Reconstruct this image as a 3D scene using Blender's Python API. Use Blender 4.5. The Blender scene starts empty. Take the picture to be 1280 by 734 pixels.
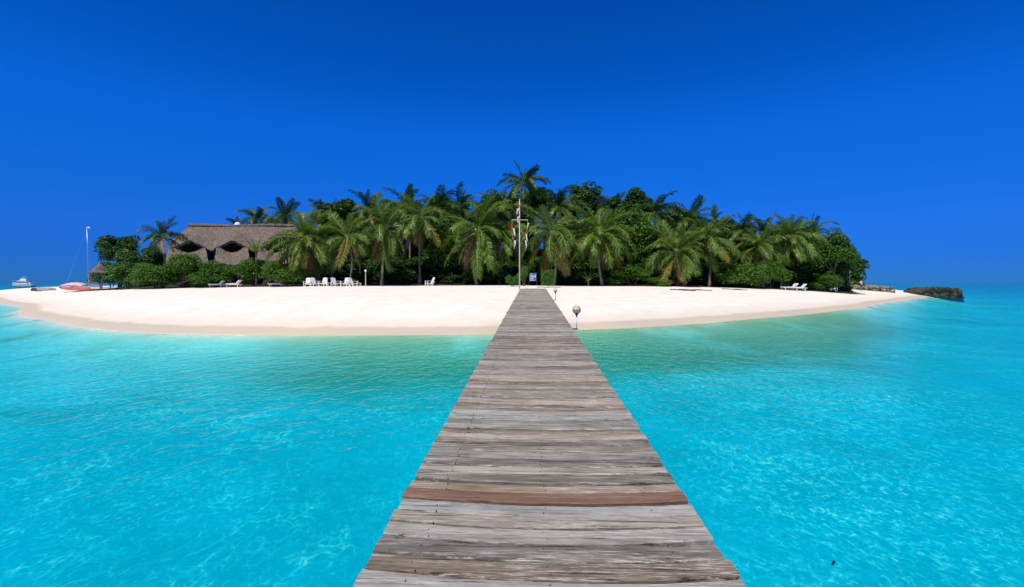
import bpy, bmesh, math, random
import numpy as np
from mathutils import Vector, Matrix, Euler

# ------------------------------------------------------------------ camera, sky, sun, exposure
sc = bpy.context.scene
COL = sc.collection
F = 600.0                 # focal length in pixels of the 1280 px wide photograph
CAMZ = 2.1                # eye height above the sea
cd = bpy.data.cameras.new('camera')
cam = bpy.data.objects.new('camera', cd); COL.objects.link(cam)
cd.sensor_width = 36.0; cd.lens = 36.0 * F / 1280.0
cd.shift_y = -12.0 / 1280.0
cd.clip_start = 0.05; cd.clip_end = 30000
cam.location = (0, 0, CAMZ); cam.rotation_euler = (math.pi / 2, 0, 0)
sc.camera = cam

SUN_EL, SUN_ROT = math.radians(60), math.radians(207)
w = bpy.data.worlds.new('World'); sc.world = w; w.use_nodes = True
nt = w.node_tree; bg = nt.nodes['Background']
sky = nt.nodes.new('ShaderNodeTexSky'); sky.sky_type = 'NISHITA'; sky.sun_disc = False
sky.sun_elevation = SUN_EL; sky.sun_rotation = SUN_ROT
sky.altitude = 3000; sky.air_density = 1.0; sky.dust_density = 0.0; sky.ozone_density = 10.0
# polarised slide film: the whole sky dome is pushed to a deep blue, evenly round the compass
tc = nt.nodes.new('ShaderNodeTexCoord'); sx = nt.nodes.new('ShaderNodeSeparateXYZ')
rp = nt.nodes.new('ShaderNodeValToRGB'); mx = nt.nodes.new('ShaderNodeMix')
mx.data_type = 'RGBA'; mx.blend_type = 'MULTIPLY'; mx.inputs['Factor'].default_value = 1.0
el = rp.color_ramp.elements
SKY_STOPS = ((0.0, (.033, .165, .46)), (0.05, (.043, .215, .60)), (0.10, (.058, .295, .74)), (0.20, (.036, .435, .98)), (0.29, (.028, .53, 1.22)), (0.40, (.009, .475, 1.12)), (0.51, (.004, .45, 1.10)))
while len(el) < len(SKY_STOPS): el.new(0.5)
for e, (p, c) in zip(el, SKY_STOPS):
    e.position = p; e.color = (c[0], c[1], c[2], 1)
nt.links.new(tc.outputs['Generated'], sx.inputs[0]); nt.links.new(sx.outputs['Z'], rp.inputs[0])
nt.links.new(sky.outputs[0], mx.inputs[6]); nt.links.new(rp.outputs[0], mx.inputs[7])
nt.links.new(mx.outputs[2], bg.inputs[0]); bg.inputs[1].default_value = 0.15

sd = bpy.data.lights.new('sun', 'SUN'); sd.energy = 4.5; sd.angle = math.radians(0.5); sd.color = (1.0, 0.93, 0.79)
sun = bpy.data.objects.new('sun', sd); COL.objects.link(sun)
SD = Vector((math.sin(SUN_ROT) * math.cos(SUN_EL), math.cos(SUN_ROT) * math.cos(SUN_EL), math.sin(SUN_EL)))
sun.rotation_euler = SD.to_track_quat('Z', 'Y').to_euler(); sun.location = (0, -20, 60)
sc.view_settings.view_transform = 'Standard'; sc.view_settings.look = 'None'
sc.view_settings.exposure = 0.0; sc.view_settings.gamma = 1.0
sc.render.engine = 'CYCLES'
sc.cycles.use_denoising = True
sc.cycles.max_bounces = 6; sc.cycles.diffuse_bounces = 3; sc.cycles.glossy_bounces = 2
sc.cycles.transparent_max_bounces = 12
sc.cycles.sample_clamp_indirect = 4

R = random.Random(7)
NR = np.random.default_rng(11)

# ------------------------------------------------------------------ helpers
def X(px, d): return (px - 640.0) / F * d
def Z(py, d): return CAMZ + (355.0 - py) / F * d

def newmat(name):
    m = bpy.data.materials.new(name); m.use_nodes = True
    n = m.node_tree
    return m, n, n.nodes['Principled BSDF']

def N(n, t, **kw):
    o = n.nodes.new(t)
    for k, v in kw.items():
        if k.startswith('i_'): o.inputs[k[2:].replace('_', ' ')].default_value = v
        else: setattr(o, k, v)
    return o

def mixc(n, fac, a, b, blend='MIX'):
    m = n.nodes.new('ShaderNodeMix'); m.data_type = 'RGBA'; m.blend_type = blend
    for sock, v in ((m.inputs[0], fac), (m.inputs[6], a), (m.inputs[7], b)):
        if isinstance(v, (int, float)): sock.default_value = v
        elif isinstance(v, tuple): sock.default_value = (v[0], v[1], v[2], 1)
        else: n.links.new(v, sock)
    return m.outputs[2]

def math_(n, op, a, b=None, clamp=False):
    m = n.nodes.new('ShaderNodeMath'); m.operation = op; m.use_clamp = clamp
    for i, v in enumerate((a, b)):
        if v is None: continue
        if isinstance(v, (int, float)): m.inputs[i].default_value = v
        else: n.links.new(v, m.inputs[i])
    return m.outputs[0]

def ramp(n, src, p0, p1, v0=0.0, v1=1.0, smooth=True):
    m = n.nodes.new('ShaderNodeMapRange'); m.interpolation_type = 'SMOOTHSTEP' if smooth else 'LINEAR'
    n.links.new(src, m.inputs[0])
    m.inputs[1].default_value = p0; m.inputs[2].default_value = p1
    m.inputs[3].default_value = v0; m.inputs[4].default_value = v1
    return m.outputs[0]

def noise(n, vec, scale, detail=3, rough=.55, dist=0.0, dim='3D'):
    t = n.nodes.new('ShaderNodeTexNoise'); t.noise_dimensions = dim
    t.inputs['Scale'].default_value = scale; t.inputs['Detail'].default_value = detail
    t.inputs['Roughness'].default_value = rough; t.inputs['Distortion'].default_value = dist
    if vec is not None: n.links.new(vec, t.inputs['Vector'])
    return t.outputs['Fac']

def mapping(n, vec, scale=(1, 1, 1), rot=(0, 0, 0)):
    m = n.nodes.new('ShaderNodeMapping'); n.links.new(vec, m.inputs['Vector'])
    m.inputs['Scale'].default_value = scale; m.inputs['Rotation'].default_value = rot
    return m.outputs[0]

def bump(n, bsdf, h, strength, dist, sock='Normal'):
    b = n.nodes.new('ShaderNodeBump'); b.inputs['Strength'].default_value = strength; b.inputs['Distance'].default_value = dist
    n.links.new(h, b.inputs['Height']); n.links.new(b.outputs[0], bsdf.inputs[sock])
    return b.outputs[0]

def plain(name, col, rough=.6, spec=.3, var=.15, scale=3.0, metal=0.0):
    """paint or plastic with a little mottling and random tone per object"""
    m, n, b = newmat(name)
    tc = N(n, 'ShaderNodeTexCoord')
    nz = noise(n, tc.outputs['Object'], scale, 4)
    f = ramp(n, nz, .35, .7)
    c = mixc(n, f, tuple(x * (1 - var) for x in col), tuple(min(1, x * (1 + var * .6)) for x in col))
    n.links.new(c, b.inputs['Base Color'])
    b.inputs['Roughness'].default_value = rough; b.inputs['Specular IOR Level'].default_value = spec
    b.inputs['Metallic'].default_value = metal
    bump(n, b, nz, .15, .02)
    return m

def foliage(name, ca, cb, rough=.42, trans=.22, spec=.35):
    m, n, b = newmat(name)
    oi = N(n, 'ShaderNodeObjectInfo'); g = N(n, 'ShaderNodeNewGeometry')
    tc = N(n, 'ShaderNodeTexCoord')
    nz = noise(n, tc.outputs['Object'], 2.3, 3)
    f1 = math_(n, 'ADD', math_(n, 'MULTIPLY', g.outputs['Random Per Island'], .62), math_(n, 'MULTIPLY', oi.outputs['Random'], .38))
    f = math_(n, 'ADD', math_(n, 'MULTIPLY', f1, .7), math_(n, 'MULTIPLY', ramp(n, nz, .3, .7), .3))
    c = mixc(n, f, ca, cb)
    n.links.new(c, b.inputs['Base Color'])
    b.inputs['Roughness'].default_value = rough; b.inputs['Specular IOR Level'].default_value = spec
    tr = N(n, 'ShaderNodeBsdfTranslucent')
    n.links.new(mixc(n, .5, c, (cb[0] * 1.4, cb[1] * 1.3, cb[2] * .7)), tr.inputs['Color'])
    ms = N(n, 'ShaderNodeMixShader'); ms.inputs[0].default_value = trans
    out = n.nodes['Material Output']
    n.links.new(b.outputs[0], ms.inputs[1]); n.links.new(tr.outputs[0], ms.inputs[2]); n.links.new(ms.outputs[0], out.inputs['Surface'])
    return m

class MB:
    """collects vertices and faces; build() links them as one mesh object"""
    def __init__(s): s.v = []; s.f = []; s.mi = []; s.cur = 0
    def add(s, vs, fs):
        o = len(s.v); s.v += [tuple(p) for p in vs]
        s.f += [tuple(i + o for i in f) for f in fs]; s.mi += [s.cur] * len(fs); return s
    def box(s, c, size, rot=(0, 0, 0), taper=1.0, ch=0.0):
        M = Euler(rot).to_matrix(); h = [x / 2 for x in size]; c = Vector(c)
        if ch > 0:   # chamfered long box: octagonal section along its longest axis
            ax = max(range(3), key=lambda i: size[i]); a, b = [i for i in range(3) if i != ax]
            k = min(ch, h[a] * .45, h[b] * .45)
            sec = [(h[a] - k, -h[b]), (h[a], -h[b] + k), (h[a], h[b] - k), (h[a] - k, h[b]), (-h[a] + k, h[b]), (-h[a], h[b] - k), (-h[a], -h[b] + k), (-h[a] + k, -h[b])]
            vs = []
            for e in (-1, 1):
                for p, q in sec:
                    v = [0, 0, 0]; v[ax] = e * h[ax]; v[a] = p; v[b] = q
                    vs.append(c + M @ Vector(v))
            fs = [(i, (i + 1) % 8, 8 + (i + 1) % 8, 8 + i) for i in range(8)] + [tuple(range(7, -1, -1)), tuple(range(8, 16))]
            if ax == 1: fs = [tuple(reversed(f)) for f in fs]
            return s.add(vs, fs)
        vs = []
        for z in (-1, 1):
            t = taper if z > 0 else 1.0
            for x, y in ((-1, -1), (1, -1), (1, 1), (-1, 1)):
                vs.append(c + M @ Vector((x * h[0] * t, y * h[1] * t, z * h[2])))
        return s.add(vs, [(0, 3, 2, 1), (4, 5, 6, 7), (0, 1, 5, 4), (1, 2, 6, 5), (2, 3, 7, 6), (3, 0, 4, 7)])
    def tube(s, pts, rads, seg=8, cap=True):
        pts = [Vector(p) for p in pts]
        if isinstance(rads, (int, float)): rads = [rads] * len(pts)
        vs = []; up = None
        for i, p in enumerate(pts):
            t = (pts[min(i + 1, len(pts) - 1)] - pts[max(i - 1, 0)]).normalized()
            if up is None:
                up = t.orthogonal().normalized()
            up = (up - t * up.dot(t)).normalized(); sd_ = t.cross(up)
            for k in range(seg):
                a = 2 * math.pi * k / seg
                vs.append(p + (up * math.cos(a) + sd_ * math.sin(a)) * rads[i])
        fs = []
        for i in range(len(pts) - 1):
            for k in range(seg):
                fs.append((i * seg + k, i * seg + (k + 1) % seg, (i + 1) * seg + (k + 1) % seg, (i + 1) * seg + k))
        if cap:
            fs.append(tuple(range(seg - 1, -1, -1))); o = (len(pts) - 1) * seg; fs.append(tuple(o + k for k in range(seg)))
        return s.add(vs, fs)
    def lathe(s, prof, seg=16, c=(0, 0, 0)):
        vs = []; fs = []; n = len(prof)
        for r, z in prof:
            for k in range(seg):
                a = 2 * math.pi * k / seg; vs.append((c[0] + r * math.cos(a), c[1] + r * math.sin(a), c[2] + z))
        for i in range(n - 1):
            for k in range(seg):
                fs.append((i * seg + k, i * seg + (k + 1) % seg, (i + 1) * seg + (k + 1) % seg, (i + 1) * seg + k))
        return s.add(vs, fs)
    def ball(s, c, r, seg=12, rings=8):
        r = (r, r, r) if isinstance(r, (int, float)) else r
        vs = []; fs = []
        for i in range(rings + 1):
            t = math.pi * i / rings
            for k in range(seg):
                a = 2 * math.pi * k / seg
                vs.append((c[0] + r[0] * math.sin(t) * math.cos(a), c[1] + r[1] * math.sin(t) * math.sin(a), c[2] - r[2] * math.cos(t)))
        for i in range(rings):
            for k in range(seg):
                fs.append((i * seg + k, i * seg + (k + 1) % seg, (i + 1) * seg + (k + 1) % seg, (i + 1) * seg + k))
        return s.add(vs, fs)
    def mesh(s, name, mats, smooth=False):
        me = bpy.data.meshes.new(name); me.from_pydata(s.v, [], s.f)
        for m in (mats if isinstance(mats, (list, tuple)) else [mats]): me.materials.append(m)
        me.polygons.foreach_set('material_index', s.mi)
        me.polygons.foreach_set('use_smooth', [smooth] * len(s.f)); me.update()
        return me
    def build(s, name, mats, parent=None, loc=(0, 0, 0), rot=(0, 0, 0), smooth=False):
        return link(name, s.mesh(name, mats, smooth), parent, loc, rot)

def link(name, me, parent=None, loc=(0, 0, 0), rot=(0, 0, 0), scale=(1, 1, 1)):
    o = bpy.data.objects.new(name, me); COL.objects.link(o)
    o.parent = parent; o.location = loc; o.rotation_euler = rot
    o.scale = scale if not isinstance(scale, (int, float)) else (scale,) * 3
    return o

def tag(o, label, cat, group=None):
    o['label'] = label; o['category'] = cat
    if group: o['group'] = group
    return o

def thing(name, label, cat, loc=(0, 0, 0), rz=0.0, group=None):
    o = link(name, None, None, loc, (0, 0, rz)); o.empty_display_size = .3
    return tag(o, label, cat, group)

def copy_tree(o, parent=None):
    c = o.copy(); COL.objects.link(c); c.parent = parent
    for ch in list(o.children): copy_tree(ch, c)
    return c

# ------------------------------------------------------------------ the island: shoreline, beach, sea bed
SH = [(-104, 93), (-92, 80), (-79, 72), (-58, 54), (-43, 42.5), (-33, 32.5), (-25.9, 27.2), (-20.6, 23.2), (-14.9, 20.6), (-7.8, 19.5), (-2.6, 19.8),
      (-.5, 20.2), (2.8, 22.0), (6.2, 23.3), (11.6, 26.4), (19.4, 32.3), (26.7, 38.8), (38.6, 50.0), (54, 65.0), (64, 75), (73, 83), (78, 91), (74, 100),
      (60, 112), (30, 128), (-10, 134), (-45, 126), (-75, 112), (-98, 104)]
def catmull(P, k=8):
    out = []; n = len(P)
    for i in range(n):
        p = [np.array(P[(i + j) % n], float) for j in (-1, 0, 1, 2)]
        for t in np.linspace(0, 1, k, endpoint=False):
            out.append(.5 * ((2 * p[1]) + (-p[0] + p[2]) * t + (2 * p[0] - 5 * p[1] + 4 * p[2] - p[3]) * t * t + (-p[0] + 3 * p[1] - 3 * p[2] + p[3]) * t ** 3))
    return np.array(out)
SHORE = catmull(SH)
FOREST = catmull([(-56, 60), (-50, 57.5), (-30, 56), (-10, 56.5), (10, 57), (30, 57.5), (42, 59), (47, 64), (49, 74), (46, 90), (20, 112), (-15, 118), (-45, 108), (-58, 90), (-60, 72)], 6)

def sdist(px, py, poly):
    px = np.asarray(px, float).ravel(); py = np.asarray(py, float).ravel()
    best = np.full(px.shape, 1e18); inside = np.zeros(px.shape, bool)
    for (ax, ay), (bx, by) in zip(poly, np.roll(poly, -1, 0)):
        dx, dy = bx - ax, by - ay; L = dx * dx + dy * dy + 1e-12
        t = np.clip(((px - ax) * dx + (py - ay) * dy) / L, 0, 1)
        best = np.minimum(best, (px - ax - t * dx) ** 2 + (py - ay - t * dy) ** 2)
        if ay != by:
            c = ((ay > py) != (by > py)) & (px < (bx - ax) * (py - ay) / (by - ay) + ax); inside ^= c
    d = np.sqrt(best); return np.where(inside, d, -d)

def vnoise(x, y, s, seed):
    """smooth value noise on numpy arrays"""
    g = np.random.default_rng(seed).random((64, 64)); x = x / s; y = y / s
    xi = np.floor(x).astype(int); yi = np.floor(y).astype(int); fx = x - xi; fy = y - yi
    fx = fx * fx * (3 - 2 * fx); fy = fy * fy * (3 - 2 * fy)
    a = g[xi % 64, yi % 64]; b = g[(xi + 1) % 64, yi % 64]; c = g[xi % 64, (yi + 1) % 64]; e = g[(xi + 1) % 64, (yi + 1) % 64]
    return (a * (1 - fx) + b * fx) * (1 - fy) + (c * (1 - fx) + e * fx) * fy

def ground(px, py):
    px = np.asarray(px, float).ravel(); py = np.asarray(py, float).ravel()
    s = sdist(px, py, SHORE)
    wob = (vnoise(px, py, 5.0, 1) - .5) * .5 + (vnoise(px, py, 13.0, 2) - .5) * 1.2
    s2 = s + wob * np.clip(1 - np.abs(s) / 14, .15, 1) * .6
    land = 1.93 * (1 - np.exp(-np.maximum(s2, 0) / 7.6))
    land += np.clip(s2 / 8, 0, 1) * ((vnoise(px, py, 3.2, 3) - .5) * .05 + (vnoise(px, py, 9.0, 4) - .5) * .08)
    land += np.clip(s2 / 8, 0, 1) * 1.5 * (lambda q: q * q * (3 - 2 * q))(np.clip((sdist(px, py, FOREST) - 3) / 12, 0, 1))
    dz = .5 + 20 / 600 * py - .07 + np.maximum(0, np.abs(px - .084 - 25 / 600 * py) - 1.1) * .4     # the jetty's planks clear the sand
    land = np.where(py < 36.9, np.minimum(land, np.maximum(dz, .02)), land)
    off = np.maximum(-s2, 0)
    dep = 1.9 * (1 - np.exp(-off / 5.5)) + np.clip(off - 6, 0, 140) * .008
    dep += np.clip(off / 8, 0, 1) * ((vnoise(px, py, 7.0, 5) - .5) * .55 + (vnoise(px, py, 2.6, 6) - .5) * .14)
    return np.where(s2 > 0, land, -dep)

def gz(x, y): return float(ground([x], [y])[0])

def axis(lo, hi, step, far, lofar=None):
    a = list(np.arange(lo, hi + step * .5, step)); st = step; v = hi
    while v < far: st *= 1.35; v += st; a.append(v)
    st = step; v = lo
    lim = -far if lofar is None else lofar
    while v > lim: st *= 1.35; v -= st; a.insert(0, v)
    return np.array(a)
xs = axis(-92, 84, .6, 9000); ys = axis(-5, 122, .55, 9000, -400)
GX, GY = np.meshgrid(xs, ys)
def grid_mesh(name, zs):
    ny, nx = GX.shape
    co = np.stack([GX.ravel(), GY.ravel(), np.asarray(zs).ravel()], 1).astype(np.float32)
    i = np.arange(ny * nx).reshape(ny, nx)
    q = np.stack([i[:-1, :-1], i[:-1, 1:], i[1:, 1:], i[1:, :-1]], -1).reshape(-1, 4)
    me = bpy.data.meshes.new(name); me.vertices.add(len(co)); me.vertices.foreach_set('co', co.ravel())
    me.loops.add(q.size); me.loops.foreach_set('vertex_index', q.ravel().astype(np.int32))
    me.polygons.add(len(q)); me.polygons.foreach_set('loop_start', np.arange(0, q.size, 4, dtype=np.int32))
    me.polygons.foreach_set('use_smooth', np.ones(len(q), bool)); me.update(calc_edges=True)
    return me
GZ = ground(GX, GY)
me = grid_mesh('beach', GZ)
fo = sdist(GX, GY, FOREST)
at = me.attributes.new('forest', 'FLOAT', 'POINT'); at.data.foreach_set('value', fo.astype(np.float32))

m_sand, n, b = newmat('coral_sand')
geo = N(n, 'ShaderNodeNewGeometry'); pos = geo.outputs['Position']; sp = N(n, 'ShaderNodeSeparateXYZ'); n.links.new(pos, sp.inputs[0])
z = sp.outputs['Z']
big = noise(n, pos, .12, 3); mid = noise(n, pos, .9, 4); fine = noise(n, pos, 14, 3)
dry = mixc(n, ramp(n, mid, .35, .65), (.79, .74, .60), (.86, .81, .67))
dry = mixc(n, math_(n, 'MULTIPLY', ramp(n, fine, .45, .75), .32), dry, (.74, .66, .57))
zz = math_(n, 'ADD', z, math_(n, 'MULTIPLY', math_(n, 'SUBTRACT', mid, .5), .16))
damp = ramp(n, zz, .22, .75)
dry = mixc(n, damp, (.73, .645, .50), dry)
wet = ramp(n, zz, .20, .30)
c = mixc(n, wet, mixc(n, ramp(n, big, .4, .6), (.56, .48, .36), (.61, .51, .35)), dry)
# sea bed: pale rippled sand, with greenish algae film on the shallows
al = noise(n, mapping(n, pos, (.16, .28, .2)), 1.0, 4, .6)
under = ramp(n, z, -.02, .02)
reach = math_(n, 'MULTIPLY', ramp(n, sp.outputs['X'], -12.0, -5.0), ramp(n, sp.outputs['X'], 32.0, 22.0))   # the algae meadow lies off the jetty
cover = math_(n, 'MAXIMUM', math_(n, 'MULTIPLY', reach, ramp(n, al, .22, .50)), ramp(n, al, .52, .66))
shal = math_(n, 'MULTIPLY', ramp(n, math_(n, 'ADD', z, math_(n, 'MULTIPLY', al, .5)), -1.15, -.70), cover)
bed = mixc(n, ramp(n, noise(n, pos, .35, 3), .35, .65), (.76, .72, .60), (.86, .82, .70))
bed = mixc(n, shal, bed, (.30, .47, .27))
c = mixc(n, under, bed, c)
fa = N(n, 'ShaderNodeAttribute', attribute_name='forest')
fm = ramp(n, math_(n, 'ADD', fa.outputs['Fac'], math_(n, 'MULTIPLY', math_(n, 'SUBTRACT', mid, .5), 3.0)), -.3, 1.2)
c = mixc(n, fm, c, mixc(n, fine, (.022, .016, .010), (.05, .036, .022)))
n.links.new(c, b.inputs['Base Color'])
n.links.new(ramp(n, wet, 0, 1, .65, .95), b.inputs['Roughness']); b.inputs['Specular IOR Level'].default_value = .25
hh = math_(n, 'ADD', math_(n, 'MULTIPLY', mid, .6), math_(n, 'MULTIPLY', noise(n, pos, 4.5, 3), .4))
bump(n, b, hh, .55, .12)
me.materials.append(m_sand)
beach = link('beach', me); beach['kind'] = 'structure'

# ------------------------------------------------------------------ the sea: a clear sheet coloured by the water column under it, plus painted caustics
me = grid_mesh('sea', np.zeros_like(GX))
at = me.attributes.new('depth', 'FLOAT', 'POINT'); at.data.foreach_set('value', np.clip(-GZ, 0, 8).astype(np.float32))
m_sea = bpy.data.materials.new('lagoon_water'); m_sea.use_nodes = True; n = m_sea.node_tree
n.nodes.remove(n.nodes['Principled BSDF']); out = n.nodes['Material Output']
geo = N(n, 'ShaderNodeNewGeometry'); pos = geo.outputs['Position']
da = N(n, 'ShaderNodeAttribute', attribute_name='depth'); dep = da.outputs['Fac']
cc = N(n, 'ShaderNodeCombineXYZ')
for i, k in enumerate((2.1, .180, .062)):          # Beer-Lambert absorption per metre of depth
    n.links.new(math_(n, 'POWER', math.exp(-k * 1.15), dep), cc.inputs[i])
# caustic light painted as noise ridges into the sheet's transparency colour
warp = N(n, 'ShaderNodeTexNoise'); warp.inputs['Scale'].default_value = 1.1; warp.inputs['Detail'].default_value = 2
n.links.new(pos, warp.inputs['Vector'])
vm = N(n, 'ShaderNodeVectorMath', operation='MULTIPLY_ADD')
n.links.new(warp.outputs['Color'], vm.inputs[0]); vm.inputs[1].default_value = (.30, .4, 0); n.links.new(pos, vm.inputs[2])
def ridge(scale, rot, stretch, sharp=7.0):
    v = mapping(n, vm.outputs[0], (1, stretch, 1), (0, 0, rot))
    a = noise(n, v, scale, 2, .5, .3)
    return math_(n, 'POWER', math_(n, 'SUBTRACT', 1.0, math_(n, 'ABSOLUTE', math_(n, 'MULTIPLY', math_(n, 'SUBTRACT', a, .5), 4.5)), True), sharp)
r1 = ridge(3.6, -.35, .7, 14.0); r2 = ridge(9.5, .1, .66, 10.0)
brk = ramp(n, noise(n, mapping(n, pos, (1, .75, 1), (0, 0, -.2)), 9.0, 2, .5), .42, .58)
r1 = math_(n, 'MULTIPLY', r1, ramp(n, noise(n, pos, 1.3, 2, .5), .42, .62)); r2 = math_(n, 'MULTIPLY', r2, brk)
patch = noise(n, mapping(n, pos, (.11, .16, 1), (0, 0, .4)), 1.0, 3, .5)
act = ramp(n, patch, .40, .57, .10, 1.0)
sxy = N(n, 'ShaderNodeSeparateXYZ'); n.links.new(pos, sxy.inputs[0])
lee = ramp(n, sxy.outputs['X'], -3.0, 1.5, .30, 1.0)      # painted flecks are weaker on the jetty's sheltered side
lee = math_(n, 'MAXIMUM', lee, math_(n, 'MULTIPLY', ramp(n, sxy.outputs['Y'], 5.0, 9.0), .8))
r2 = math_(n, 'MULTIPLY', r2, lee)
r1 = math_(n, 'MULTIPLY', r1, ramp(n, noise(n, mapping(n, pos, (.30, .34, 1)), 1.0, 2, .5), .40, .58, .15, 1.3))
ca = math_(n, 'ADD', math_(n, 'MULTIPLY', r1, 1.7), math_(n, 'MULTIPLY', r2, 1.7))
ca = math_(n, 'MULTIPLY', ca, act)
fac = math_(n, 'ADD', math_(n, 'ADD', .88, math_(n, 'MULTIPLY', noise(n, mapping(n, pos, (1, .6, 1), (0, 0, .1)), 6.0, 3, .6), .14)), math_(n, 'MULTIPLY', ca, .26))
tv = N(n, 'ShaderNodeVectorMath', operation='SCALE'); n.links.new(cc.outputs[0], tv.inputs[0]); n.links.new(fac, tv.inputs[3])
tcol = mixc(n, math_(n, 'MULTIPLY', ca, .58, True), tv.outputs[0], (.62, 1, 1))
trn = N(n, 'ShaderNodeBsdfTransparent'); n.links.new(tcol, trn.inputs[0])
gl = N(n, 'ShaderNodeBsdfGlossy'); gl.inputs['Roughness'].default_value = .08
fr = N(n, 'ShaderNodeFresnel'); fr.inputs['IOR'].default_value = 1.33
w1 = noise(n, mapping(n, pos, (1, .65, 1), (0, 0, -.4)), 2.8, 4, .55)
w2 = noise(n, mapping(n, pos, (1, .65, 1), (0, 0, .3)), 9, 3, .5)
wh = math_(n, 'ADD', math_(n, 'MULTIPLY', w1, .7), math_(n, 'MULTIPLY', w2, .22))
bp = N(n, 'ShaderNodeBump'); bp.inputs['Strength'].default_value = .32; bp.inputs['Distance'].default_value = .22
n.links.new(wh, bp.inputs['Height'])
n.links.new(bp.outputs[0], gl.inputs['Normal']); n.links.new(bp.outputs[0], fr.inputs['Normal'])
ms = N(n, 'ShaderNodeMixShader')
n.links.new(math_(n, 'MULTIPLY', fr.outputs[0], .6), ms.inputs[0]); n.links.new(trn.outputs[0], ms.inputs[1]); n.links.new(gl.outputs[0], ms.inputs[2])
# thin broken foam where the water is only a finger deep
fo_ = N(n, 'ShaderNodeBsdfDiffuse'); fo_.inputs[0].default_value = (.85, .86, .86, 1)
fn = noise(n, mapping(n, pos, (.5, 1.5, 1)), 2.5, 4)
ff = math_(n, 'MULTIPLY', math_(n, 'MULTIPLY', ramp(n, dep, .10, .02), ramp(n, dep, 0.0, .004)), ramp(n, fn, .46, .60))
ms2 = N(n, 'ShaderNodeMixShader'); n.links.new(math_(n, 'MULTIPLY', ff, .6), ms2.inputs[0]); n.links.new(ms.outputs[0], ms2.inputs[1]); n.links.new(fo_.outputs[0], ms2.inputs[2])
n.links.new(ms2.outputs[0], out.inputs['Surface'])
me.materials.append(m_sea)
sea = link('sea', me); sea['kind'] = 'structure'

# ------------------------------------------------------------------ materials of the things
def wood(name, stops, streak=1.0, tint_random=True):
    m, n, b = newmat(name)
    tc = N(n, 'ShaderNodeTexCoord'); oi = N(n, 'ShaderNodeObjectInfo')
    vm = N(n, 'ShaderNodeVectorMath', operation='ADD'); cx = N(n, 'ShaderNodeCombineXYZ')
    for k, mul in enumerate((37.0, 91.0, 53.0)): n.links.new(math_(n, 'MULTIPLY', oi.outputs['Random'], mul), cx.inputs[k])
    n.links.new(tc.outputs['Object'], vm.inputs[0]); n.links.new(cx.outputs[0], vm.inputs[1]); v = vm.outputs[0]
    grain = noise(n, mapping(n, v, (3.2, 52, 52)), 1.0, 7, .72, .5)
    broad = noise(n, mapping(n, v, (1.5, 8, 8)), 1.0, 4, .6, .3)
    fleck = noise(n, mapping(n, v, (5.5, 120, 50)), 1.0, 4, .75)
    r = N(n, 'ShaderNodeValToRGB'); e = r.color_ramp.elements
    while len(e) < len(stops): e.new(.5)
    for q, (p, c_) in zip(e, stops): q.position = p; q.color = (*c_, 1)
    tone = math_(n, 'ADD', math_(n, 'MULTIPLY', broad, .55), math_(n, 'MULTIPLY', grain, .45))
    if tint_random: tone = math_(n, 'ADD', tone, math_(n, 'MULTIPLY', math_(n, 'SUBTRACT', oi.outputs['Random'], .5), .22))
    n.links.new(tone, r.inputs[0])
    c = r.outputs[0]
    if tint_random:   # boards differ: silver grey, tan, bluish
        r2_ = math_(n, 'FRACT', math_(n, 'MULTIPLY', oi.outputs['Random'], 17.3))
        c = mixc(n, math_(n, 'MULTIPLY', ramp(n, r2_, .55, .95), .75), c, (1.12, .93, .70), 'MULTIPLY')
        c = mixc(n, math_(n, 'MULTIPLY', ramp(n, r2_, .35, .0), .6), c, (.86, .95, 1.05), 'MULTIPLY')
        blot = noise(n, mapping(n, v, (1.3, 3.5, 3)), 1.0, 3, .6)
        c = mixc(n, math_(n, 'MULTIPLY', ramp(n, blot, .50, .68), .55), c, (.62, .60, .55), 'MULTIPLY')
    # bleached lichen-white streaks on some planks
    wh = math_(n, 'MULTIPLY', ramp(n, fleck, .50, .60), ramp(n, noise(n, mapping(n, v, (.7, 9, 3)), 1.0, 2), .44, .58))
    c = mixc(n, math_(n, 'MULTIPLY', wh, .64 * streak), c, (.70, .65, .57))
    fg = noise(n, mapping(n, v, (9, 150, 150)), 1.0, 3, .7)
    c = mixc(n, ramp(n, fg, .34, .56, .55, 0.0), c, (.5, .47, .44), 'MULTIPLY')
    crack = ramp(n, noise(n, mapping(n, v, (1.0, 50, 50)), 1.0, 5, .65, .6), .40, .30)
    c = mixc(n, math_(n, 'MULTIPLY', crack, .8), c, (.045, .035, .03))
    n.links.new(c, b.inputs['Base Color']); b.inputs['Roughness'].default_value = .85; b.inputs['Specular IOR Level'].default_value = .2
    h = math_(n, 'SUBTRACT', math_(n, 'ADD', math_(n, 'MULTIPLY', grain, .6), math_(n, 'MULTIPLY', fleck, .4)), crack)
    bump(n, b, h, 1.0, .010)
    return m
m_plank = wood('weathered_deck_wood', ((.26, (.085, .072, .053)), (.40, (.19, .168, .13)), (.52, (.305, .282, .23)), (.64, (.42, .40, .345)), (.8, (.56, .54, .48))))
m_newplank = wood('reddish_new_plank', ((.3, (.14, .08, .05)), (.5, (.22, .13, .082)), (.7, (.29, .18, .12))), .25, False)
m_beam = wood('dark_wet_timber', ((.3, (.05, .04, .03)), (.6, (.12, .095, .075))), .2)
m_trunk = wood('palm_bark', ((.3, (.13, .105, .08)), (.6, (.26, .215, .17)), (.8, (.33, .29, .24))), .3)
m_bark = wood('tree_bark', ((.3, (.07, .052, .038)), (.7, (.16, .125, .09))), .2)
m_frond = foliage('palm_frond_green', (.020, .075, .010), (.175, .275, .024), .42, .28, .35)
m_frond_d = foliage('palm_frond_dark', (.013, .048, .009), (.055, .120, .015), .48, .16, .3)
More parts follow.
